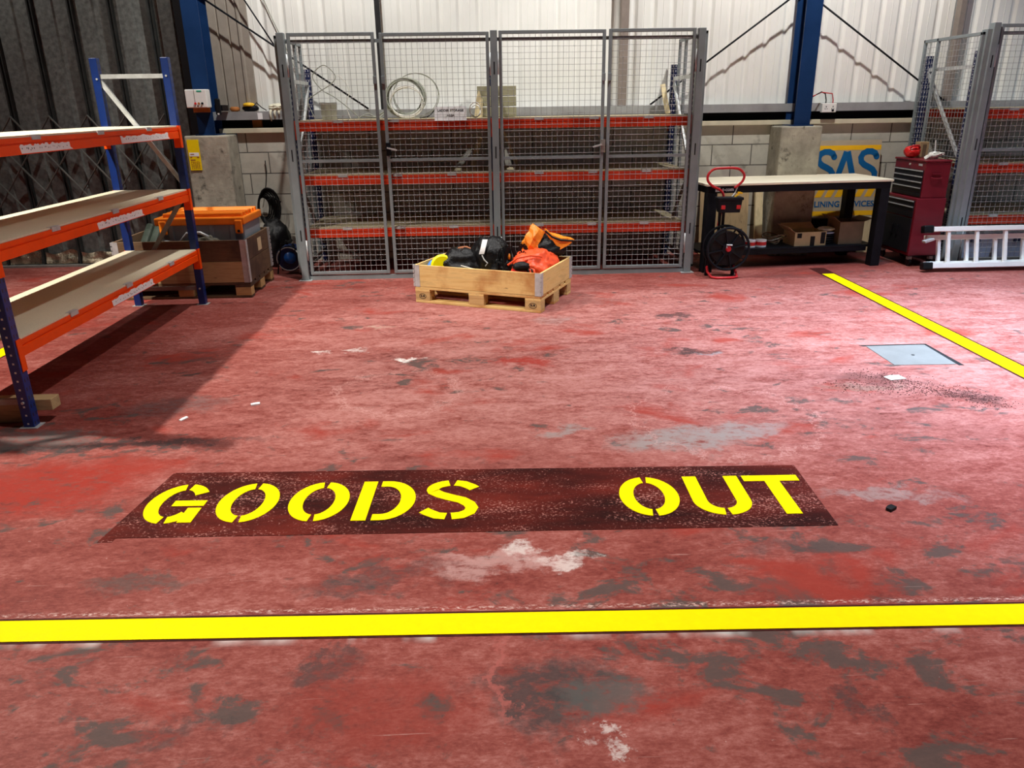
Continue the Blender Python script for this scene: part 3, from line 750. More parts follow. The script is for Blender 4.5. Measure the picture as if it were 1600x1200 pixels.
q = MB().box(4.826, 4.870, Y0 + .0, Y0 + .02, .05, 2.27); q.box(4.826, 4.835, Y0 + .02, Y0 + .09, .05, 2.27); q.build('corner_angle', mat_cage, cg2, True)

# ================================================================== things on the cage shelf
ST = 1.543
def coil(label, c, r, turns, tr, mat, seed, tilt=1.35, squash=1.0, loose=.08, name='cable_coil', group=None, n=36):
    rnd = random.Random(seed); pts = []
    for i in range(turns * n + 1):
        a = 2 * pi * i / n; k = i / n
        rr = r * (1 + loose * noise.noise(Vector((k * .9, seed, 0)))) * (1 + .03 * sin(k * 2.3))
        p = Vector((rr * cos(a), rr * squash * sin(a), (noise.noise(Vector((k * .8 + .3, 4, seed))) * .06)))
        pts.append(p)
    mb = MB().tube(pts, tr, 6)
    mb.xf(Matrix.Rotation(tilt, 4, 'X'))
    zl = min(v.z for v in mb.v)
    mb.xf(Matrix.Translation((c[0], c[1], c[2] - zl)))
    o = mb.build(name, mat, None, smooth=True)
    return tag(o, label, 'cable', group)
coil('big grey cable coil standing on the cage top shelf left of the paper sign', (-.78, 8.40, ST), .195, 11, .008, mat_wirecable, 3, 1.30, .95, .30)
coil('thin white cord loop leaning across the big cable coil on the cage top shelf', (-.76, 8.28, ST), .165, 3, .006, mat_cord, 8, 1.25, .9, .15)
coil('wide loose wire loop rising above the big cable coil on the cage top shelf', (-.68, 8.52, ST), .235, 2, .004, mat_wirecable, 11, 1.42, .92, .12)
def wire(label, pts, r, mat, name='wire', cat='wire', smooth_n=10):
    P = [Vector(p) for p in pts]; out = []
    for i in range(len(P) - 1):
        p0 = P[max(i - 1, 0)]; p1 = P[i]; p2 = P[i + 1]; p3 = P[min(i + 2, len(P) - 1)]
        for k in range(smooth_n):
            u = k / smooth_n
            out.append(.5 * ((2 * p1) + (p2 - p0) * u + (2 * p0 - 5 * p1 + 4 * p2 - p3) * u * u + (3 * p1 - p0 - 3 * p2 + p3) * u ** 3))
    out.append(P[-1])
    o = MB().tube(out, r, 7).build(name, mat, None, smooth=True)
    return tag(o, label, cat)
wire('thin looping wire standing up at the left end of the cage top shelf', [(-1.70, 8.3, ST + .006), (-1.76, 8.32, 1.72), (-1.66, 8.33, 1.80), (-1.52, 8.33, 1.88), (-1.47, 8.35, 1.96), (-1.58, 8.36, 2.06), (-1.70, 8.36, 1.96), (-1.62, 8.36, 1.83), (-1.50, 8.35, 1.76), (-1.36, 8.34, 1.65), (-1.25, 8.33, ST + .006)], .005, mat_wirecable)
wire('pale thin wire curling down beside the silver bucket on the cage top shelf', [(-1.46, 8.45, 1.97), (-1.39, 8.45, 1.90), (-1.36, 8.45, 1.80), (-1.40, 8.44, 1.68), (-1.36, 8.42, ST + .006)], .004, mat_cord)
wire('tangle of dark wire lying along the cage top shelf beside the coils', [(-1.25, 8.2, ST + .01), (-1.15, 8.25, ST + .05), (-1.05, 8.2, ST + .01), (-.98, 8.28, ST + .07), (-1.1, 8.3, ST + .02), (-1.2, 8.22, ST + .03), (-1.0, 8.18, ST + .008)], .006, mat_wirecable)
wire('brown wire running from the coils up to the paper sign', [(-.62, 8.1, ST + .008), (-.53, 8.05, ST + .02), (-.46, 7.98, ST + .08), (-.44, 7.95, ST + .11)], .005, mat_blackrub)
t = thing('metal_bucket', 'silver bucket near the left end of the cage top shelf', 'bucket', (-1.545, 8.25, ST))
MB().lathe([(.068, 0), (.075, .01), (.085, .16), (.088, .165), (.083, .16), (.072, .012)], n=28).build('pail', mat_zinc, t, smooth=True)
MB().tube([(.086 * cos(a), .02 * sin(a) - .02, .16 - .05 * sin(a)) for a in [pi * i / 16 for i in range(17)]], .003, 6).build('handle', mat_zincdull, t)
t = thing('paper_sign', 'white LADDER STORAGE AREA sheet fixed to the front of the cage top shelf', 'sign', (-.30, 7.832, 1.535)); t.rotation_euler.x = radians(-20)
MB().box(-.155, .155, 0, .004, -.012, .125).build('sheet', mat_paper, t)
l1 = text_mb('LADDER STORAGE', .030, bold=.0006); l1.xf(Matrix.Translation((0, -.001, .085)) @ FRONT); l1.build('lettering', mat_ink, t)
l2 = text_mb('AREA', .030, bold=.0006); l2.xf(Matrix.Translation((0, -.001, .038)) @ FRONT); l2.build('lettering', mat_ink, t)
MB().box(-.15, .15, -.0008, 0, .0215, .0235).build('rule', mat_ink, t)
t = thing('metal_channel', 'short dark metal channel behind the paper sign on the cage top shelf', 'bracket', (-.33, 8.12, ST))
MB().box(-.13, .13, 0, .05, .0, .006).box(-.13, .13, 0, .006, 0, .10).box(-.13, .13, 0, .05, .094, .10).build('channel', mat_black, t)
t = thing('wooden_crate', 'weathered olive wooden crate standing on the cage top shelf behind the centre post', 'crate', (.16, 8.40, ST))
b_ = MB()
for k in range(3): b_.box(-.20, .20, -.10, -.085, .004 + k * .10, .098 + k * .10); b_.box(-.20, .20, .085, .10, .004 + k * .10, .098 + k * .10)
b_.build('side_boards', mat_olive, t, bevel=.003)
b_ = MB()
for k in range(3): b_.box(-.20, -.185, -.085, .085, .004 + k * .10, .098 + k * .10); b_.box(.185, .20, -.085, .085, .004 + k * .10, .098 + k * .10)
b_.build('end_boards', mat_olive, t, bevel=.003)
MB().box(-.185, .185, -.085, .085, 0, .015).build('base_board', mat_olive, t)
o = MB().prism([(-.075, 0), (.01, 0), (.015, .17), (-.02, .26), (-.045, .20)], 8.30, 8.302 + .012, 'xz').xf(Matrix.Translation((0.0, -.035, ST))).build('timber_offcut', mat_timber); tag(o, 'pale pointed board leaning against the left side of the olive crate', 'board')
coil('small loop of white cord on the cage top shelf in front of the olive crate', (-.06, 7.98, ST), .05, 2, .006, mat_cord, 5, 1.2, 1.25, .15)
t = thing('timber_batten', 'narrow pale batten leaning upright at the right end of the cage top shelf', 'board', (2.0, 8.58, ST))
MB().bar((0, 0, .005), (-.05, .10, .30), .05, .018, (0, 1, 0)).build('board', mat_timber, t)
t = thing('timber_batten', 'pale batten propped behind the second shelf in the left bay of the cage', 'board', (-.02, 8.62, 1.031))
MB().bar((-.09, 0, .004), (0, .10, .30), .055, .016, (0, 1, 0)).build('board', mat_timber, t)
t = thing('timber_batten', 'thin diagonal batten propped behind the second shelf in the right bay of the cage', 'board', (.2, 8.60, 1.031))
MB().bar((.18, 0, .004), (.03, .12, .36), .03, .016, (0, 1, 0)).build('board', mat_timber, t)

# ================================================================== PALLETS
def pallet(label, loc, rz, wmat, wmaty, logo):
    t = thing('wooden_pallet', label, 'pallet', loc, rz)
    L, W = 1.2, .8
    for y0, w in ((-.40, .10), (-.0725, .145), (.30, .10)): MB().box(-L / 2, L / 2, y0, y0 + w, 0, .022).build('bottom_board', wmat, t, bevel=.003)
    for xi, x0 in enumerate((-.6, -.0725, .455)):
        for yi, (y0, w) in enumerate(((-.40, .10), (-.0725, .145), (.30, .10))):
            b = MB().box(x0, x0 + .145, y0 + (.001 if yi == 0 else 0), y0 + w, .022, .100).build('block', mat_block, t, bevel=.004)
            if logo and yi == 0 and xi in (0, 2):
                cx = x0 + .0725; ring = MB()
                ring.tube([(cx + .034 * cos(a), -.4004, .061 + .022 * sin(a)) for a in [2 * pi * k / 24 for k in range(24)]], .0018, 5, True); ring.build('stamp_ring', mat_ink, b)
                tx = text_mb('EUR', .026, bold=.0006); tx.xf(Matrix.Translation((cx, -.3996, .061)) @ FRONT); tx.build('stamp_letters', mat_ink, b)
        MB().box(x0, x0 + .145, -.40, .40, .100, .122).build('stringer_board', wmaty, t, bevel=.003)
    for y0, w in ((-.40, .145), (-.205, .10), (-.0725, .145), (.105, .10), (.255, .145)): MB().box(-L / 2, L / 2, y0, y0 + w, .122, .144).build('deck_board', wmat, t, bevel=.003)
    return t
def collar(label, loc, rz, wmat, wmaty, patch=False, gap=0):
    t = thing('pallet_collar', label, 'pallet collar', loc, rz)
    L, W, h, th = 1.2, .8, .195, .02
    for y0 in (-W / 2, W / 2 - th): MB().box(-L / 2 + .004, L / 2 - .004, y0, y0 + th, .002, h).build('long_board', wmat, t, bevel=.003)
    for x0 in (-L / 2, L / 2 - th): MB().box(x0, x0 + th, -W / 2 + th, W / 2 - th, .002, h).build('end_board', wmaty, t, bevel=.003)
    for sx in (-1, 1):
        for sy in (-1, 1):
            q = MB(); e = .0025
            x_o = sx * (L / 2 + e); y_o = sy * (W / 2 + e)
            q.box(min(x_o, x_o - sx * .055), max(x_o, x_o - sx * .055), min(y_o, y_o - sy * e), max(y_o, y_o - sy * e), .0, h + .001)
            q.box(min(x_o, x_o - sx * e), max(x_o, x_o - sx * e), min(y_o, y_o - sy * .055), max(y_o, y_o - sy * .055), .0, h + .001)
            for k in range(5): q.cyl((x_o, y_o, .004 + k * .04), (x_o, y_o, .034 + k * .04), .008, 10)
            q.build('hinge', mat_zinc, t)
    if patch: MB().box(L / 2, L / 2 + .0015, -.02, .10, .03, .15).build('bare_patch', mat_timber, t)
    return t
PR = radians(-24.6); PC = Vector((-.634 + .6 * cos(PR) - .4 * sin(PR), 6.71 + .6 * sin(PR) + .4 * cos(PR), 0))
pallet('pale wooden pallet in the middle of the floor carrying the open box of bags', PC, PR, mat_pine, mat_piney, True)
collar('single bright pine collar with steel corner hinges on the middle pallet', PC + Vector((0, 0, .1445)), PR, mat_pine, mat_piney)
def pp_(x, y, z=0): return PC + Matrix.Rotation(PR, 3, 'Z') @ Vector((x, y, z))
PB = Vector((-2.785, 7.43, 0))
pallet('aged wooden pallet behind the left shelving under the grey and orange box', PB, 0, mat_oldwood, mat_oldwoody_shade, False)
collar('lower darkened wood collar on the pallet behind the left shelving', PB + Vector((0, 0, .1445)), 0, mat_timberx, mat_oldwoody_shade)
collar('upper darkened wood collar with a bare patch on the pallet behind the left shelving', PB + Vector((0, 0, .341)), 0, mat_oldwood, mat_oldwoody_shade, True)

# things in the middle pallet box
Z0 = .146
t = thing('black_jacket', 'black jacket with brown lining heaped at the left of the pallet box', 'jacket', (-.20, 6.95, Z0))
MB().blob((-.22, 6.93, .27), (.20, .15, .155), 2, .20, 1.7, 4, Z0).build('cloth', mat_blackfab, t, True, smooth=True)
MB().tube([(-.30, 6.95, .40), (-.24, 6.94, .435), (-.17, 6.94, .44), (-.10, 6.93, .41), (-.075, 6.92, .34)], [.010, .016, .018, .014, .008], 8).build('brown_lining', M('brown_lining_cloth', (.30, .11, .05), .8), t, True, smooth=True)
MB().tube([(-.22, 6.775, .31), (-.12, 6.75, .285), (-.02, 6.72, .275), (.06, 6.69, .28)], .004, 6).build('white_drawcord', mat_cord, t, True, smooth=True)
t = thing('black_bag', 'black holdall with a white label strip on top of the pile in the pallet box', 'bag', (.04, 6.92, Z0))
MB().blob((.045, 6.93, .36), (.17, .15, .175), 6, .13, 1.8, 4, Z0).build('bag_body', mat_blackfab, t, True, smooth=True)
def lab(u, v):
    zz = .41 + .12 * v; xx = -.055 + .035 * v + .045 * u
    return Vector((xx, 6.765 + .05 * v * v + .004, zz))
MB().grid(lab, 4, 8).build('white_label', mat_paper, t, True, solid=.003)
MB().tube([(-.03, 6.78, .40), (-.01, 6.765, .36), (.02, 6.76, .33), (.0, 6.77, .30)], .006, 6).build('strap_buckle', mat_zinc, t, True)
t = thing('safety_harness', 'tangle of shiny black harness straps in the middle of the pallet box', 'harness', (.22, 6.75, Z0))
rnd = random.Random(4)
for k in range(16):
    p0 = Vector((.10 + rnd.random() * .26, 6.62 + rnd.random() * .22, .20 + rnd.random() * .06)); pts = []
    h = .10 + rnd.random() * .16; a0 = rnd.random() * 6
    ln = .12 + .1 * rnd.random()
    for i in range(13):
        u = i / 12
        pts.append(p0 + Vector((cos(a0) * ln * (u - .5), sin(a0) * ln * .7 * (u - .5), h * sin(pi * u))))
    m2 = MB()
    for i in range(12): m2.bar(pts[i], pts[i + 1], .035, .004, (sin(a0), -cos(a0), .2))
    m2.build('strap', mat_blackrub, t, True)
MB().blob((.24, 6.76, .27), (.17, .13, .13), 9, .25, 2.4, 4, Z0).build('webbing', mat_blackfab, t, True, smooth=True)
MB().blob((.215, 6.66, .405), (.02, .02, .03), 1, .1, 2, 2).build('orange_tag', mat_tarp, t, True)
t = thing('float_disc', 'bright yellow plastic disc at the left corner of the pallet box', 'float', (-.40, 6.83, Z0))
q = MB().lathe([(.0, -.02), (.085, -.02), (.10, 0), (.085, .02), (.0, .02)], (0, 0, 0), 32, 'y'); q.xf(Matrix.Translation((-.395, 6.83, .305)) @ Matrix.Rotation(.25, 4, 'Z')); q.build('disc', M('neon_yellow_plastic', (.92, .83, .0), .4, 0, .03), t, True, smooth=False)
MB().blob((-.40, 6.85, .19), (.08, .07, .045), 3, .1, 2, 3, Z0).build('disc_base', mat_signy, t, True, smooth=True)
q = MB().cyl((-.345, 6.80, .335), (-.343, 6.825, .335), .012, 12); q.build('centre_hole', mat_slot, t, True)
t = thing('blue_pouch', 'small blue pouch in the far left corner of the pallet box', 'pouch', (-.485, 6.85, Z0))
MB().blob((-.482, 6.855, .235), (.055, .05, .105), 4, .12, 2, 3, Z0).build('pouch_body', M('light_blue_fabric', (.06, .22, .62), .5), t, True, smooth=True)
t = thing('dry_bag', 'red orange tarpaulin bag filling the right end of the pallet box', 'bag', (.50, 6.72, Z0))
q = MB().blob((0, 0, 0), (.19, .28, .17), 12, .13, 1.25, 5, -.13); q.xf(Matrix.Translation(pp_(.375, .055, .285)) @ Matrix.Rotation(PR, 4, 'Z')); q.build('bag_body', mat_redtarp, t, True, smooth=True)
MB().tube([pp_(.24, -.25, .36), pp_(.32, -.22, .42), pp_(.42, -.18, .44), pp_(.50, -.10, .42)], .008, 6).build('seam', mat_redtarp, t, True)
t = thing('work_glove', 'red and black work glove in the front right of the pallet box', 'glove', (.29, 6.38, Z0))
GV = Matrix.Translation((-.012, -.092, .055))
MB().blob((.305, 6.475, .215), (.075, .035, .12), 14, .14, 1.8, 4).xf(GV).build('palm', mat_redbright, t, True, smooth=True)
MB().blob((.315, 6.462, .315), (.065, .035, .038), 15, .2, 2.2, 3).xf(GV).build('black_cuff', mat_blackrub, t, True, smooth=True)
for k in range(4):
    MB().tube([(.35 + k * .014, 6.47 + k * .002, .29), (.372 + k * .016, 6.455, .285), (.382 + k * .016, 6.45, .25), (.385 + k * .016, 6.455, .20)], [.012, .012, .010, .008], 8).xf(GV).build('finger', mat_redtarp if k % 2 else mat_blackrub, t, True, smooth=True)
t = thing('folded_tarpaulin', 'crumpled bright orange and black tarpaulin sticking up over the pallet box right end', 'tarpaulin', (.52, 6.88, Z0))
MB().blob((.53, 6.88, .44), (.19, .13, .10), 17, .15, 1.5, 4).build('black_side', mat_blackfab, t, True, smooth=True)
# faceted crumpled peak
pk = [(.31, 6.80, .44), (.345, 6.76, .53), (.37, 6.77, .59), (.43, 6.80, .675), (.50, 6.80, .635), (.545, 6.80, .60), (.49, 6.755, .50), (.46, 6.735, .43), (.38, 6.74, .40), (.40, 6.72, .49), (.43, 6.715, .555), (.375, 6.745, .455), (.40, 6.93, .43), (.50, 6.95, .55), (.36, 6.90, .55)]
q = MB().add(pk, [(0, 1, 11), (1, 9, 11), (1, 2, 9), (2, 10, 9), (2, 3, 10), (3, 4, 10), (4, 6, 10), (4, 5, 6), (10, 6, 9), (9, 6, 7), (11, 9, 7), (11, 7, 8), (0, 11, 8), (0, 14, 1), (1, 14, 2), (2, 14, 3), (3, 13, 4), (14, 13, 3), (4, 13, 5), (12, 13, 14), (0, 12, 14)])
crumple(q, 2, .016, 9).build('orange_peak', mat_tarp, t, True, solid=.005)
wg = [(.53, 6.80, .615), (.60, 6.79, .560), (.68, 6.79, .530), (.80, 6.80, .515), (.74, 6.80, .465), (.66, 6.80, .425), (.61, 6.80, .49), (.58, 6.92, .56), (.68, 6.94, .53)]
q = MB().add(wg, [(0, 1, 7), (1, 2, 8, 7), (2, 3, 8), (1, 6, 4, 2), (2, 4, 3), (6, 5, 4), (0, 6, 1)])
crumple(q, 2, .010, 8).build('orange_flap', mat_tarp, t, True, solid=.007)
MB().tube([(.54, 6.79, .60), (.60, 6.782, .548), (.68, 6.782, .517), (.79, 6.79, .508)], .009, 6).build('black_edge_binding', mat_blackrub, t, True)

# things in the rear pallet
t = thing('plastic_crate', 'grey plastic box with a ribbed orange lid standing in the dark pallet collars', 'box', (-2.61, 7.46, Z0))
q = MB().box(-3.0, -2.225, 7.20, 7.72, Z0, .665)
q.build('box_body', mat_greyp, t, True, bevel=.02)
for xx in (-2.92, -2.55, -2.36): MB().box(xx, xx + .045, 7.185, 7.205, Z0 + .02, .655).build('body_rib', mat_greyp, t, True, bevel=.005)
ld = MB().box(-3.03, -2.208, 7.165, 7.745, .655, .725)
d = ld.build('lid', mat_lid, t, True, bevel=.012)
for k in range(6): MB().box(-2.96, -2.235, 7.21 + k * .088, 7.25 + k * .088, .72, .762).build('lid_ridge', mat_lid, d, True, bevel=.010)
for xx in (-2.99, -2.30): MB().box(xx, xx + .07, 7.155, 7.175, .575, .70).build('lid_latch', mat_lid, d, True, bevel=.012)
for xx in (-2.955, -2.265): MB().cyl((xx, 7.150, .60), (xx, 7.157, .60), .013, 10).build('latch_hole', mat_slot, d, True)
for k in range(3):
    cx = -3.30 + k * .085
    o = MB().cyl((cx, 7.16, Z0 + .05), (cx, 7.72, .58), .040, 14).build('gas_cartridge', mat_green, None, smooth=False)
    tag(o, ('dark green bottle leaning in the left end of the rear pallet, leftmost of three', 'dark green bottle leaning in the left end of the rear pallet, middle of three', 'dark green bottle leaning beside the grey box, rightmost of three')[k], 'bottle', 'dark green bottles in the rear pallet')
t = thing('work_boot', 'worn brown bundle of straps lying in front of the grey box in the rear pallet', 'strap bundle', (-2.55, 7.12, Z0))
MB().blob((-2.58, 7.11, .46), (.13, .05, .10), 21, .3, 2.2, 4).build('strap_mass', M('olive_brown_webbing', (.09, .08, .055), .7), t, True, smooth=True)
MB().box(-2.72, -2.46, 7.075, 7.145, Z0, .42).build('strap_stack', mat_carddk, t, True, bevel=.02)
MB().tube([(-2.84, 7.12, .47), (-2.72, 7.10, .595), (-2.60, 7.10, .60), (-2.53, 7.10, .56)], .014, 8).build('shiny_strap', mat_zinc, t, True, smooth=True)
t['label'] = 'worn brown bundle of straps lying in front of the grey box in the rear pallet'; t.name = 'strap_bundle'

# things in the left back corner
def cable_reel(label, c, r, w, drum, rimmat, cable):
    t = thing('cable_reel', label, 'cable reel', (c[0], c[1], 0))
    for s in (-1, 1):
        q = MB().lathe([(.02, -.006), (r, -.006), (r + .004, 0), (r, .006), (.02, .006)], (c[0], c[1] + s * w / 2, c[2]), 28, 'y'); q.build('flange', rimmat, t, True)
    q = MB().lathe([(.10, -w / 2), (.12, -w / 2 + .02), (.125, 0), (.12, w / 2 - .02), (.10, w / 2)], (c[0], c[1], c[2]), 28, 'y'); q.build('cable_winding', cable, t, True, smooth=True)
    q = MB().tube([(c[0] + .9 * r * cos(a), c[1] - w / 2 - .03, c[2] + .9 * r * sin(a)) for a in [2 * pi * k / 28 for k in range(28)]], .006, 6, True); q.build('wire_guard', mat_zinc, t, True)
    q = MB().lathe([(.0, -.03), (.055, -.028), (.065, 0), (.065, .02)], (c[0] + .01, c[1] - w / 2 - .01, c[2] + .01), 20, 'y'); q.build('hub', drum, t, True, smooth=True)
    for s in (-1, 1):
        q = MB(); q.tube([(c[0] - .13, c[1] + s * (w / 2 + .03), .008), (c[0] - .10, c[1] + s * (w / 2 + .03), c[2]), (c[0] - .06, c[1] + s * (w / 2 + .03), c[2] + r + .03), (c[0] + .06, c[1] + s * (w / 2 + .03), c[2] + r + .03), (c[0] + .10, c[1] + s * (w / 2 + .03), c[2]), (c[0] + .13, c[1] + s * (w / 2 + .03), .008)], .008, 8)
        q.build('frame', mat_blackrub, t, True)
    MB().cyl((c[0], c[1] - w / 2 - .03, c[2] + r + .03), (c[0], c[1] + w / 2 + .03, c[2] + r + .03), .014, 10).build('carry_handle', mat_blackrub, t, True)
    return t
cable_reel('blue extension cable reel on the floor against the left side of the cage', (-2.07, 8.15, .165), .135, .14, mat_bluep, mat_dkblue, mat_dkblue)
t = thing('black_sack', 'slumped black sack against the block wall behind the blue cable reel', 'sack', (-2.32, 8.55, 0))
MB().blob((-2.31, 8.56, .24), (.15, .16, .27), 23, .12, 1.4, 4, 0.002).build('sack_body', mat_blackfab, t, True, smooth=True)
t = thing('hose_bundle', 'bundle of black hose hanging on the block wall above the black sack', 'hose', (-2.45, 8.78, .45))
for k in range(7):
    rnd = random.Random(k + 40); rr = .085 + .012 * k
    MB().tube([(-2.46 + rr * .75 * cos(a) + .012 * k, 8.76 + .01 * sin(3 * a + k) - .006 * k, .62 + rr * 1.35 * sin(a)) for a in [2 * pi * i / 24 for i in range(24)]], .010, 7, True).build('hose_loop', mat_blackrub, t, True, smooth=True)
MB().tube([(-2.46, 8.80, .74), (-2.42, 8.81, .86), (-2.40, 8.82, 1.0), (-2.405, 8.83, 1.12)], .005, 6).build('hanging_cord', mat_blackrub, t, True)
MB().tube([(-2.40, 8.70, .70), (-2.33, 8.68, .735), (-2.25, 8.70, .68)], .009, 6).build('loose_end', mat_blackrub, t, True)

# isolator, phone, yellow notice on the left column
t = thing('control_box', 'white electrical control box mounted on the left blue column', 'control box', (-2.915, 8.45, 1.67))
MB().box(-3.02, -2.805, 8.41, 8.535, 1.675, 1.852).build('case', mat_white, t, True, bevel=.008)
MB().box(-2.90, -2.85, 8.408, 8.411, 1.828, 1.842).build('green_badge', M('green_badge', (.02, .42, .28), .5), t, True)
for xx, m_ in ((-2.925, mat_redbright), (-2.89, mat_rust), (-2.855, mat_black)): MB().cyl((xx, 8.400, 1.717), (xx, 8.412, 1.717), .011, 14).build('button', m_, t, True)
MB().box(-2.93, -2.925, 8.4085, 8.411, 1.685, 1.85).build('cover_seam', mat_zincdull, t, True)
MB().box(-3.0, -2.83, 8.535, 8.556, 1.63, 1.852).build('backplate', mat_rust, t, True)
t = thing('handset', 'black handset hanging beside the white control box', 'handset', (-2.745, 8.60, 1.6))
MB().box(-2.785, -2.73, 8.56, 8.60, 1.60, 1.765).build('handset_body', mat_black, t, True, bevel=.015)
MB().box(-2.765, -2.745, 8.557, 8.561, 1.605, 1.62).build('white_tab', mat_white, t, True)
MB().box(-2.80, -2.72, 8.60, 8.80, 1.64, 1.70).build('bracket', mat_black, t, True)
t = thing('warning_notice', 'tall yellow printed notice on the left concrete plinth', 'sign', (-3.03, 8.498, 1.05))
MB().box(-3.105, -2.985, 8.490, 8.499, 1.052, 1.362).build('plate', mat_signy, t, True)
MB().box(-3.095, -2.995, 8.4885, 8.4905, 1.195, 1.232).build('white_band', mat_paper, t, True)
q = MB()
for k, (zz, a, b2) in enumerate([(1.214, -3.085, -3.045), (1.185, -3.09, -3.07), (1.185, -3.02, -2.998), (1.158, -3.09, -3.04)]): q.box(a, b2, 8.488, 8.4905, zz - .005, zz + .005)
rnd = random.Random(3)
for k in range(7):
    for j in range(5): q.box(-3.088 + j * .019, -3.088 + j * .019 + rnd.uniform(.006, .015), 8.488, 8.4905, 1.068 + k * .0115, 1.072 + k * .0115)
q.build('print', mat_rust, t, True)

# things on the rail at left
t = thing('work_light', 'yellow and black work light sitting on the wall rail', 'work light', (-2.52, 8.86, 1.632))
MB().blob((-2.50, 8.86, 1.665), (.085, .045, .034), 31, .1, 2, 3, 1.632).build('black_body', mat_black, t, True, smooth=True)
MB().lathe([(.06, 0), (.062, .02), (.05, .034), (.02, .04)], (-2.515, 8.86, 1.682), 20).build('yellow_cap', M('amber_cap', (.85, .50, .02), .4), t, True, smooth=True)
MB().tube([(-2.45, 8.83, 1.69), (-2.42, 8.82, 1.72), (-2.37, 8.82, 1.67), (-2.32, 8.82, 1.64)], .005, 6).build('cable', mat_blackrub, t, True)
t = thing('rusty_tin', 'rusty orange tin on the wall rail beside the work light', 'tin', (-2.67, 8.86, 1.632))
MB().lathe([(.03, 0), (.05, .01), (.052, .035), (.035, .05)], (-2.67, 8.86, 1.632), 18).build('tin_body', mat_rust, t, True, smooth=True)
o = MB().box(-2.415, -2.365, 8.790, 8.7955, 1.55, 1.615).build('paper_tag', mat_paper); tag(o, 'small white paper tag hanging on the wall rail left of the cage', 'paper')
t = thing('rag', 'cream rag draped over the wall rail beside the cage corner post', 'rag', (-2.22, 8.84, 1.632))
MB().blob((-2.20, 8.85, 1.665), (.085, .05, .036), 33, .35, 2.5, 4, 1.633).build('cloth', mat_cloth, t, True, smooth=True)
for k in range(4): MB().tube([(-2.27 + k * .045, 8.83, 1.65), (-2.275 + k * .045, 8.787, 1.62), (-2.27 + k * .046, 8.782, 1.53 + .03 * (k % 3))], [.014, .013, .007], 7).build('hanging_strand', mat_cloth, t, True, smooth=True)
o = MB().box(-2.52, -2.42, 8.93, 8.98, 1.462, 1.54).build('wooden_packer', mat_rust); tag(o, 'small orange brown wood packer in the dark gap under the wall rail', 'wood block')

# bracing rods in front of the cladding
def rod(label, a, b, r=.010):
    o = MB().cyl(a, b, r, 10).build('brace_rod', mat_black, None, smooth=True); tag(o, label, 'brace rod')
YR = 8.79
rod('thin dark brace rod rising from behind the cage to the right blue column', (1.86, YR + .06, 1.64), (5.35 - 1.75, YR - .05, 2.90))
rod('thin dark brace rod descending from the right blue column to the right cage', (3.40, YR, 2.765), (5.12, YR, 1.64))
rod('thin dark brace rod descending from the left blue column behind the cage', (-3.05, YR, 2.88), (-1.22, YR, 1.64))
rod('steeper short dark rod above the left end of the cage', (-2.58, YR + .03, 2.99), (-2.01, YR + .05, 2.02), .008)
wire('thin grey cable on the white cladding left of the cage', [(-2.32, 8.93, 2.95), (-2.2, 8.93, 2.6), (-2.08, 8.93, 2.3), (-1.98, 8.93, 2.0), (-1.94, 8.92, 1.8), (-1.95, 8.88, 1.638)], .005, mat_wirecable, 'cable', 'cable')

# sockets right of the right column
t = thing('socket_box', 'white twin socket box on the wall rail right of the right blue column', 'socket', (3.82, 8.78, 1.53))
MB().box(3.745, 3.905, 8.745, 8.795, 1.532, 1.628).build('case', mat_white, t, True, bevel=.006)
for xx in (3.79, 3.865):
    q = MB(); q.box(xx - .004, xx + .004, 8.743, 8.746, 1.585, 1.60); q.box(xx - .014, xx - .008, 8.743, 8.746, 1.565, 1.575); q.box(xx + .008, xx + .014, 8.743, 8.746, 1.565, 1.575); q.build('socket_holes', mat_ink, t, True)
MB().cyl((3.865, 8.736, 1.553), (3.865, 8.746, 1.553), .012, 12).build('switch', mat_black, t, True)
for k, (xe, m_) in enumerate(((3.79, mat_blackrub), (3.868, mat_red))):
    MB().tube([(3.56, 8.66, 1.68 + .005 * k), (3.64, 8.70, 1.715), (3.72, 8.75, 1.745 - .004 * k), (xe - .02, 8.765, 1.725), (xe, 8.77, 1.66), (xe, 8.77, 1.628)], .006, 7).build('supply_cable', m_, t, True, smooth=True)

# ================================================================== WORKBENCH
BR = radians(5.3); BL = Vector((2.235, 7.675, 0)); BM = Matrix.Translation(BL) @ Matrix.Rotation(BR, 4, 'Z')
def bench_pt(x, y, z): return BM @ Vector((x, y, z))
t = thing('workbench', 'long black workbench with a pale wooden top left of the tool chest', 'workbench', BL, BR)
LB, DB = 1.95, .72
MB().box(-.02, LB + .02, -.012, DB, .870, .892).build('bench_top', mat_top, t, bevel=.003)
for x0 in (0, LB - .10):
    for y0 in (0, DB - .10): MB().box(x0, x0 + .10, y0, y0 + .10, 0, .80).build('leg', mat_black, t, bevel=.004)
q = MB().box(0, LB, 0, .04, .80, .8695); q.box(0, LB, DB - .04, DB, .80, .8695); q.box(0, .04, .04, DB - .04, .80, .8695); q.box(LB - .04, LB, .04, DB - .04, .80, .8695)
q.build('apron', mat_black, t, bevel=.003)
MB().box(.0, LB, .12, DB - .10, .185, .207).build('lower_shelf', mat_black, t, bevel=.003)
MB().box(.10, LB - .10, .12, .15, .145, .185).build('shelf_rail', mat_black, t)
lg = text_mb('t-com', .050, 'LEFT', bold=.001); lg.xf(Matrix.Translation((.145, -.0012, .835)) @ FRONT); lg.build('maker_lettering', mat_white, t)
MB().box(.075, .125, -.0015, .0, .815, .857).build('maker_badge', mat_white, t)
lg = text_mb('10', .032, bold=.0012); lg.xf(Matrix.Translation((.10, -.0022, .836)) @ FRONT); lg.build('badge_number', mat_redbright, t)
SZ = .2075
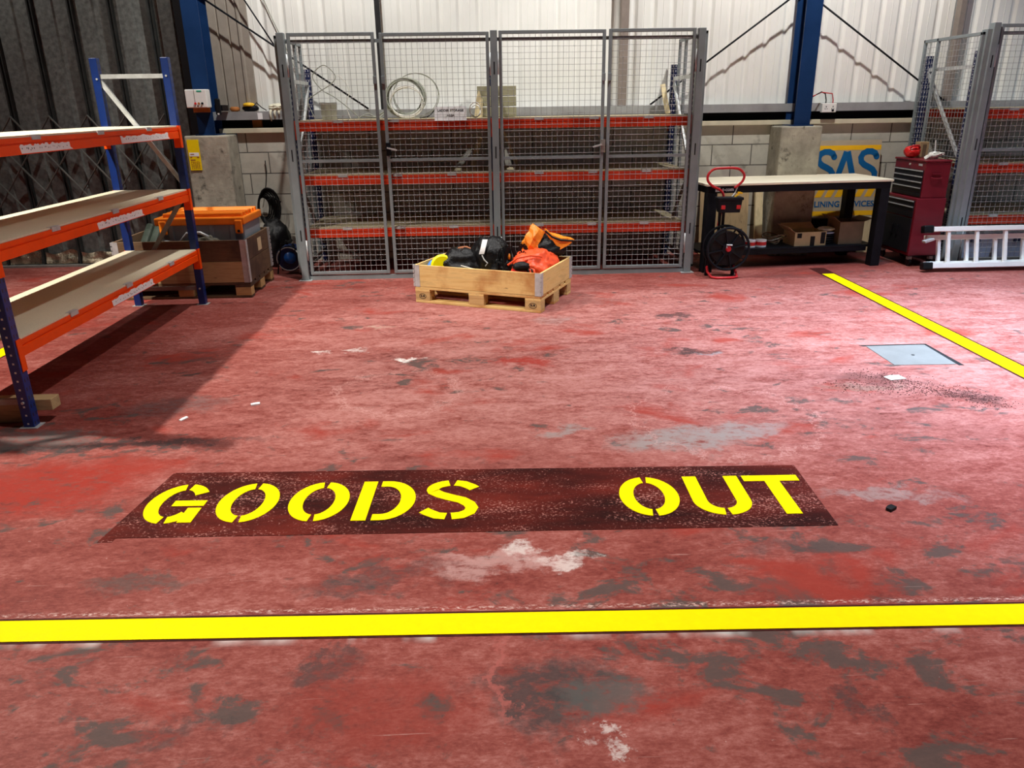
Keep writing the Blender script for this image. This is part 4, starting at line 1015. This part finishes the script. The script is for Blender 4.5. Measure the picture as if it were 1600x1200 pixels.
def local_thing(name, label, cat, lx, ly, lz, rz=0, group=None):
    return thing(name, label, cat, bench_pt(lx, ly, lz), BR + rz, group)
def openbox(t, w, d, h, mat, flaps=(1, 1, 1, 1)):
    th = .004
    MB().box(-w / 2, w / 2, -d / 2, d / 2, 0, th).box(-w / 2, w / 2, -d / 2, -d / 2 + th, th, h).box(-w / 2, w / 2, d / 2 - th, d / 2, th, h).box(-w / 2, -w / 2 + th, -d / 2 + th, d / 2 - th, th, h).box(w / 2 - th, w / 2, -d / 2 + th, d / 2 - th, th, h).build('box_walls', mat, t)
    q = [((-w / 2, d / 2, h), (w / 2, d / 2, h), (0, .10, .05)), ((-w / 2, -d / 2, h), (-w / 2, d / 2, h), (-.08, 0, .06)), ((w / 2, -d / 2, h), (w / 2, d / 2, h), (.09, 0, .03))]
    for k, (a, b, o_) in enumerate(q):
        if flaps[k]:
            a = Vector(a); b = Vector(b); o_ = Vector(o_)
            MB().add([a, b, b + o_, a + o_], [(0, 1, 2, 3)]).build('flap', mat, t, solid=.004)
t = local_thing('cardboard_box', 'open cardboard box with black tape strips on the bench lower shelf', 'box', 1.235, .30, SZ)
openbox(t, .35, .26, .145, mat_card, (1, 1, 0))
for x0, z0, z1 in ((-.15, .085, .135), (.0, .0, .10), (.115, .02, .14)): MB().box(x0, x0 + .05, -.1315, -.130, z0, z1).build('black_tape', mat_blackrub, t)
t = local_thing('cardboard_box', 'brown cardboard box at the right end of the bench lower shelf', 'box', 1.70, .32, SZ)
openbox(t, .27, .26, .235, mat_carddk, (0, 1, 1))
t = local_thing('folded_sheets', 'stack of folded grey sheets between the two cardboard boxes', 'sheet stack', 1.488, .33, SZ)
for k in range(5): MB().blob((0, 0, .016 + k * .024), (.082, .09, .013), k + 50, .1, 2, 3).build('sheet', mat_tote if k == 4 else mat_drawer, t, smooth=True)
MB().blob((0, 0, .15), (.085, .09, .02), 57, .15, 2, 3).build('pale_bag', mat_cloth, t, smooth=True)
for k, lx in enumerate((.60, .72)):
    t = local_thing('tape_roll', ('red and white tape roll on the bench lower shelf, behind the reel trolley', 'red and white tape roll on the bench lower shelf, right of the reel trolley')[k], 'tape roll', lx, .24, SZ, 0, 'tape rolls on the bench shelf')
    MB().lathe([(.028, 0), (.055, 0), (.055, .075), (.028, .075)], n=24).build('white_roll', mat_paper, t)
    q = MB().lathe([(.0555, .02), (.056, .02), (.056, .055), (.0555, .055)], n=24); q.build('red_band', mat_redbright, t)
t = local_thing('wire_tangle', 'tangle of dull wire heaped on the bench lower shelf left of the taped box', 'wire', .87, .34, SZ)
for k in range(5):
    rnd = random.Random(k + 70)
    MB().tube([((.07 + .015 * k) * cos(a) + .01 * k, (.06 + .01 * k) * sin(a), .02 + .018 * k + .02 * sin(2 * a + k)) for a in [2 * pi * i / 24 for i in range(24)]], .006, 6, True).build('wire_loop', mat_wirecable if k % 2 else mat_carddk, t, smooth=True)
# boards behind the bench
o = MB().bar((2.76, 8.745, .0), (2.76, 8.83, .78), .56, .016, (0, 1, 0)).build('plywood_sheet', mat_ply); tag(o, 'brown plywood sheet leaning on the wall behind the left end of the bench', 'board')
o = MB().bar((3.135, 8.62, .0), (3.135, 8.80, .86), .085, .04, (0, 1, 0)).build('timber_plank', mat_timber); tag(o, 'bright pale plank standing upright behind the bench beside the plywood', 'plank')
t = thing('storage_case', 'black case on the floor behind the bench under the lining services sign', 'case', (4.05, 8.72, 0))
MB().box(3.70, 4.40, 8.665, 8.835, 0, .385).build('case_body', mat_black, t, True, bevel=.015)
MB().box(3.98, 4.12, 8.655, 8.667, .26, .30).build('case_handle', mat_zincdull, t, True)
o = MB().bar((4.36, 8.625, .0), (4.36, 8.645, .40), .14, .012, (0, 1, 0)).build('cream_board', mat_timber); tag(o, 'narrow cream board standing on end behind the right bench leg', 'board')

# SAS LINING SERVICES sign
t = thing('company_sign', 'beige board sign reading SAS LINING SERVICES propped behind the bench', 'sign', (4.115, 8.72, .388))
TS = Matrix.Translation((4.115, 8.70, .388)) @ Matrix.Rotation(radians(-4.5), 4, 'X')
def sgn(mb, name, mat): return mb.xf(TS).build(name, mat, t, True)
W2 = .365; HH = .85
sgn(MB().box(-W2, W2, 0, .012, 0, HH), 'board', mat_signboard)
sgn(MB().box(-W2, W2, -.0012, 0, HH - .105, HH - .055), 'amber_stripe', mat_signamber)
sgn(MB().box(-W2, W2, -.0012, 0, .025, .078), 'amber_stripe', mat_signamber)
hz = MB()
for k in range(7):
    a = -W2 + .015 + k * .115
    pts = [(a, .232), (a + .075, .232), (a + .125, .330), (a + .05, .330)]
    pts = [(max(-W2, min(W2, px_)), pz_) for px_, pz_ in pts]
    if pts[1][0] - pts[0][0] > .005 or pts[2][0] - pts[3][0] > .005: hz.prism(pts, -.0012, 0, 'xz')
sgn(hz, 'amber_hazard_stripes', mat_signamber)
tx = text_mb('LINING SERVICES', .088, bold=.0022); sx_ = max(v.x for v in tx.v) - min(v.x for v in tx.v)
tx.xf(Matrix.Scale(.69 / sx_, 4, (1, 0, 0))); tx.xf(Matrix.Translation((0, -.001, .152)) @ FRONT); sgn(tx, 'lettering', mat_signblue)
def stroke(pts, w):
    q = MB().ribbon(pts, w, 0, .0016)
    for p in (pts[0], pts[-1]): q.prism([(p[0] + w / 2 * cos(a), p[1] + w / 2 * sin(a)) for a in [2 * pi * k / 16 for k in range(16)]], 0, .0016)
    return q
def big_s(cx):
    cz = .557; k_ = 1.16
    return stroke([(cx + x * k_, cz + z * k_) for x, z in [(.078, .098), (.060, .130), (.025, .147), (-.02, .147), (-.058, .128), (-.076, .092), (-.068, .052), (-.035, .022), (.012, .0), (.05, -.022), (.074, -.055), (.074, -.098), (.052, -.132), (.012, -.148), (-.03, -.145), (-.062, -.125), (-.08, -.092)]], .066)
for cx in (-.252, .232): sgn(big_s(cx).xf(FRONT), 'lettering', mat_signblue)
aa = MB().ribbon([(-.128, .382), (-.024, .728)], .066, 0, .0016); aa.ribbon([(-.012, .728), (.090, .382)], .066, 0, .0020); aa.ribbon([(-.095, .465), (.060, .465)], .05, 0, .0024)
sgn(aa.xf(FRONT), 'lettering', mat_signblue)

# strapping reel trolley in front of the bench
t = thing('strapping_trolley', 'black strapping reel trolley with a red looped tube handle in front of the bench', 'reel trolley', (2.40, 7.47, 0))
q = MB()
c0 = Vector((2.395, 7.47, .295))
for s in (-1, 1):
    yy = c0.y + s * .075
    q = MB()
    q.tube([(c0.x + .205 * cos(a), yy, c0.z + .205 * sin(a)) for a in [2 * pi * k / 36 for k in range(36)]], .013, 8, True)
    q.lathe([(.03, -.008), (.062, -.008), (.062, .008), (.03, .008)], (c0.x, yy, c0.z), 20, 'y')
    for k in range(8):
        a = 2 * pi * k / 8 + .2
        q.bar((c0.x + .05 * cos(a), yy, c0.z + .05 * sin(a)), (c0.x + .20 * cos(a), yy, c0.z + .20 * sin(a)), .010, .022, (0, 1, 0))
    q.build('reel_side', mat_black, t, True)
MB().lathe([(.10, -.065), (.165, -.065), (.165, .065), (.10, .065)], tuple(c0), 36, 'y').build('strap_winding', mat_blackrub, t, True)
MB().lathe([(.0, -.10), (.022, -.10), (.03, -.075), (.03, .075), (.022, .10), (0, .10)], tuple(c0), 16, 'y').build('axle', mat_red, t, True)
MB().tube([(c0.x - .02, 7.375, .31), (c0.x - .025, 7.37, .34), (c0.x + .03, 7.37, .335)], .008, 7).build('axle_clip', mat_zinc, t, True)
HY = 7.56
loop = [(2.325, HY, .50), (2.345, HY, .64), (2.36, HY, .775), (2.325, HY, .84), (2.24, HY, .885), (2.19, HY, .94), (2.195, HY, 1.0), (2.25, HY, 1.045), (2.34, HY, 1.052), (2.43, HY, 1.052), (2.50, HY, 1.035), (2.545, HY, .985), (2.535, HY, .93), (2.49, HY, .885), (2.46, HY, .865)]
P_ = [Vector(p) for p in loop]; out = []
for i in range(len(P_) - 1):
    p0 = P_[max(i - 1, 0)]; p1 = P_[i]; p2 = P_[i + 1]; p3 = P_[min(i + 2, len(P_) - 1)]
    for k in range(6):
        u = k / 6; out.append(.5 * ((2 * p1) + (p2 - p0) * u + (2 * p0 - 5 * p1 + 4 * p2 - p3) * u * u + (3 * p1 - p0 - 3 * p2 + p3) * u ** 3))
out.append(P_[-1])
MB().tube(out, .0125, 10).build('handle_tube', mat_red, t, True, smooth=True)
MB().tube([(2.50, HY, .90), (2.47, HY, .82), (2.42, HY - .02, .76)], .006, 8).build('steel_rod', mat_zinc, t, True)
bx = MB().prism([(2.295, .64), (2.495, .64), (2.515, .775), (2.275, .775)], 7.44, 7.55, 'xz').build('tool_box', mat_black, t, True, bevel=.006)
MB().box(2.268, 2.522, 7.432, 7.556, .76, .785).build('box_rim', mat_black, bx, True, bevel=.004)
for xx in (2.305, 2.455): MB().box(xx, xx + .04, 7.432, 7.441, .675, .712).build('red_clip', mat_red, bx, True, bevel=.003)
MB().bar((2.44, 7.50, .77), (2.50, 7.49, .83), .02, .012).build('yellow_tool', mat_signamber, bx, True)
MB().bar((2.475, 7.50, .825), (2.52, 7.49, .818), .02, .014).build('yellow_tool', mat_signamber, bx, True)
MB().box(2.32, 2.345, 7.54, 7.565, .08, .64).box(2.36, 2.385, 7.555, 7.575, .45, .64).build('stem', mat_black, t, True)
base = [(2.24, 7.56, .10), (2.235, 7.50, .05), (2.25, 7.40, .016), (2.29, 7.365, .014), (2.46, 7.365, .014), (2.50, 7.385, .016), (2.515, 7.48, .05), (2.51, 7.56, .10)]
MB().tube(base, .0125, 9).build('base_tube', mat_red, t, True, smooth=True)
for xx in (2.24, 2.51): MB().box(xx - .015, xx + .015, 7.545, 7.575, 0, .30).build('side_strut', mat_black, t, True)
wire('dark cable with a grey plug drooping behind the reel trolley', [(2.24, 8.72, .008), (2.25, 8.71, .20), (2.28, 8.68, .38), (2.33, 8.66, .43), (2.38, 8.66, .44)], .006, mat_blackrub, 'cable', 'cable')

# ================================================================== TOOL CHEST
t = thing('tool_chest', 'crimson roller tool chest with black drawers beside the bench', 'tool chest', (4.58, 8.08, 0))
cx0, cx1, cy0, cy1 = 4.425, 4.735, 7.77, 8.40
MB().box(cx0, cx1, cy0, cy1, .115, .700).build('lower_cabinet', mat_chest, t, True, bevel=.006)
MB().box(cx0 + .045, cx1 - .005, cy0 + .015, cy1 - .015, .702, 1.055).build('upper_chest', mat_chest, t, True, bevel=.006)
MB().box(cx0 + .035, cx1, cy0 + .008, cy1 - .008, 1.055, 1.075).build('lid', mat_chest, t, True, bevel=.006)
def front(x, y0, y1, z0, z1, name, mat, handle=True):
    d = MB().box(x - .008, x + .002, y0, y1, z0, z1).build(name, mat, t, True, bevel=.002)
    if handle: MB().box(x - .016, x - .008, y0 + .005, y1 - .005, z1 - .014, z1 - .004).build('handle_trim', mat_zinc, d, True)
for k in range(4): front(cx0 + .045, cy0 + .035, cy1 - .035, .755 + k * .056, .807 + k * .056, 'drawer', mat_drawer)
front(cx0 + .045, cy0 + .035, cy1 - .035, .710, .750, 'drawer', mat_drawer, False)
for k in range(2): front(cx0, cy0 + .03, cy1 - .03, .565 + k * .057, .618 + k * .057, 'drawer', mat_drawer)
front(cx0, cy0 + .03, cy1 - .03, .505, .560, 'drawer', mat_drawer, False)
dd = MB().box(cx0 - .008, cx0 + .002, cy0 + .03, cy1 - .03, .145, .495).build('cabinet_door', mat_drawer, t, True, bevel=.003)
for yy in (8.03, 8.13): MB().box(cx0 - .020, cx0 - .008, yy, yy + .022, .30, .40).build('door_grip', mat_black, dd, True, bevel=.003)
q = MB()
q.box(4.545, 4.635, cy0 - .020 + .012, cy0 + .016, .935, .945); q.tube([(4.54, cy0 + .01, .905), (4.545, cy0 - .02, .90), (4.635, cy0 - .02, .90), (4.64, cy0 + .01, .905)], .007, 8)
q.build('side_handle', mat_chest, t, True)
MB().box(cx0 + .043, cx0 + .046, 7.85, 7.92, 1.015, 1.035).build('badge', mat_zinc, t, True)
MB().cyl((cx0 + .034, 8.08, 1.02), (cx0 + .046, 8.08, 1.02), .010, 10).build('key_lock', mat_zinc, t, True)
MB().box(cx0 + .01, cx1 - .01, cy0 + .01, cy1 - .01, .105, .115).build('base_frame', mat_black, t, True)
for xx in (cx0 + .04, cx1 - .045):
    for yy in (cy0 + .045, cy1 - .045):
        q = MB().cyl((xx - .012, yy, .040), (xx + .012, yy, .040), .040, 18); w_ = q.build('caster_wheel', mat_blackrub, t, True)
        MB().box(xx - .020, xx + .020, yy - .022, yy + .022, .07, .106).build('caster_fork', mat_zinc, w_, True)
CT = 1.076
t = thing('red_tool_bag', 'bright red plastic tool case lying on top of the tool chest', 'case', (4.53, 8.20, CT))
MB().blob((4.53, 8.20, CT + .062), (.078, .085, .062), 61, .12, 1.6, 4, CT, False).build('case_shell', mat_redbright, t, True, smooth=True)
MB().tube([(4.475, 8.14, CT + .10), (4.49, 8.12, CT + .125), (4.55, 8.12, CT + .125), (4.575, 8.14, CT + .10)], .010, 8).build('handle', mat_red, t, True, smooth=True)
t = thing('cardboard_box', 'small upright cardboard carton on top of the tool chest', 'box', (4.665, 8.27, CT))
MB().box(-.045, .05, -.05, .05, 0, .155).build('carton', mat_card, t, bevel=.003)
MB().box(-.015, .025, -.0515, -.0495, 0, .13).build('open_slot', mat_carddk, t)
t = thing('rope_heap', 'heap of white rope on top of the tool chest', 'rope', (4.60, 7.92, CT))
rnd = random.Random(9)
for k in range(6):
    r_ = .03 + .008 * k
    MB().tube([(4.585 + .018 * k - .03 + r_ * cos(a), 7.93 + r_ * .8 * sin(a), CT + .012 + .008 * k + .01 * sin(3 * a + k)) for a in [2 * pi * i / 20 for i in range(20)]], .007, 7, True).build('rope_loop', mat_cord, t, True, smooth=True)
t = thing('spray_can', 'white capped short canister with a nozzle on the tool chest beside the rope', 'canister', (4.68, 8.02, CT))
MB().lathe([(.0, 0), (.040, 0), (.042, .04), (.040, .06), (.012, .068), (.012, .07)], (4.685, 8.04, CT), 20).build('tub', mat_white, t, True, smooth=True)
MB().cyl((4.685, 8.04, CT + .068), (4.675, 8.04, CT + .18), .006, 8).build('stem', mat_white, t, True)
t.name = 'tub'; t['category'] = 'tub'; t['label'] = 'small white tub with an upright white stick on the tool chest beside the rope'

# ================================================================== LADDER
t = thing('extension_ladder', 'long aluminium extension ladder lying on its edge along the right cage', 'ladder', (4.46, 7.44, 0))
LT = Matrix.Translation((0, 7.455, .045)) @ Matrix.Rotation(radians(-14), 4, 'X')
def section(x0, x1, y, z0, z1, off, name):
    q = MB()
    fr = MB().box(x0, x1, y, y + .06, z0, z0 + .052).xf(LT).build(name + '_bottom_rail', mat_alu, t, True, bevel=.004)
    MB().box(x0, x1, y, y + .06, z1 - .048, z1).xf(LT).build(name + '_top_rail', mat_alu, t, True, bevel=.004)
    xx = x0 + off
    while xx < x1 - .05:
        MB().box(xx, xx + .034, y + .012, y + .046, z0 + .052, z1 - .048).xf(LT).build('rung', mat_alu, t, True, bevel=.005)
        xx += .295
section(4.52, 7.6, 0, 0.0, .415, .155, 'front')
section(4.50, 7.5, .075, .02, .338, .12, 'rear')
for (y, z) in ((-.005, -.012), (-.005, .355)):
    MB().box(4.425, 4.53, y, y + .075, z, z + .075).xf(LT).build('rubber_foot', mat_blackrub, t, True, bevel=.012)
MB().bar((4.43, 7.53, .30), (4.53, 7.55, .325), .05, .02).build('foot_hinge', mat_zinc, t, True)

# totes in the right cage
for k, xx in enumerate((5.25, 5.72, 6.2)):
    t = thing('plastic_tote', ('pale blue plastic tote low in the right cage nearest its corner post', 'pale blue plastic tote low in the right cage, second from the corner post', 'pale blue plastic tote low in the right cage, third from the corner post')[k], 'tote', (xx, 8.2, 0), 0, 'totes in the right cage')
    MB().prism([(-.19, 0), (.19, 0), (.215, .27), (-.215, .27)], -.22, .22, 'xz').build('tub', mat_tote, t, bevel=.01)
    MB().box(-.225, .225, -.235, .235, .27, .30).build('lid', mat_tote, t, bevel=.008)
    MB().box(-.05, .05, -.245, -.225, .20, .28).build('clip', mat_dkblue, t, bevel=.004)

# timbers by the near shelving foot
o = MB().box(-3.7, -2.455, 4.062, 4.150, .0755, .142).build('rough_timber', mat_timberx, bevel=.004); tag(o, 'upper rough timber of two stacked behind the near shelving upright', 'timber')
o = MB().box(-3.7, -2.64, 4.076, 4.160, 0, .075).build('rough_timber', mat_timberx, bevel=.004); tag(o, 'lower rough timber on the floor behind the near shelving upright', 'timber')
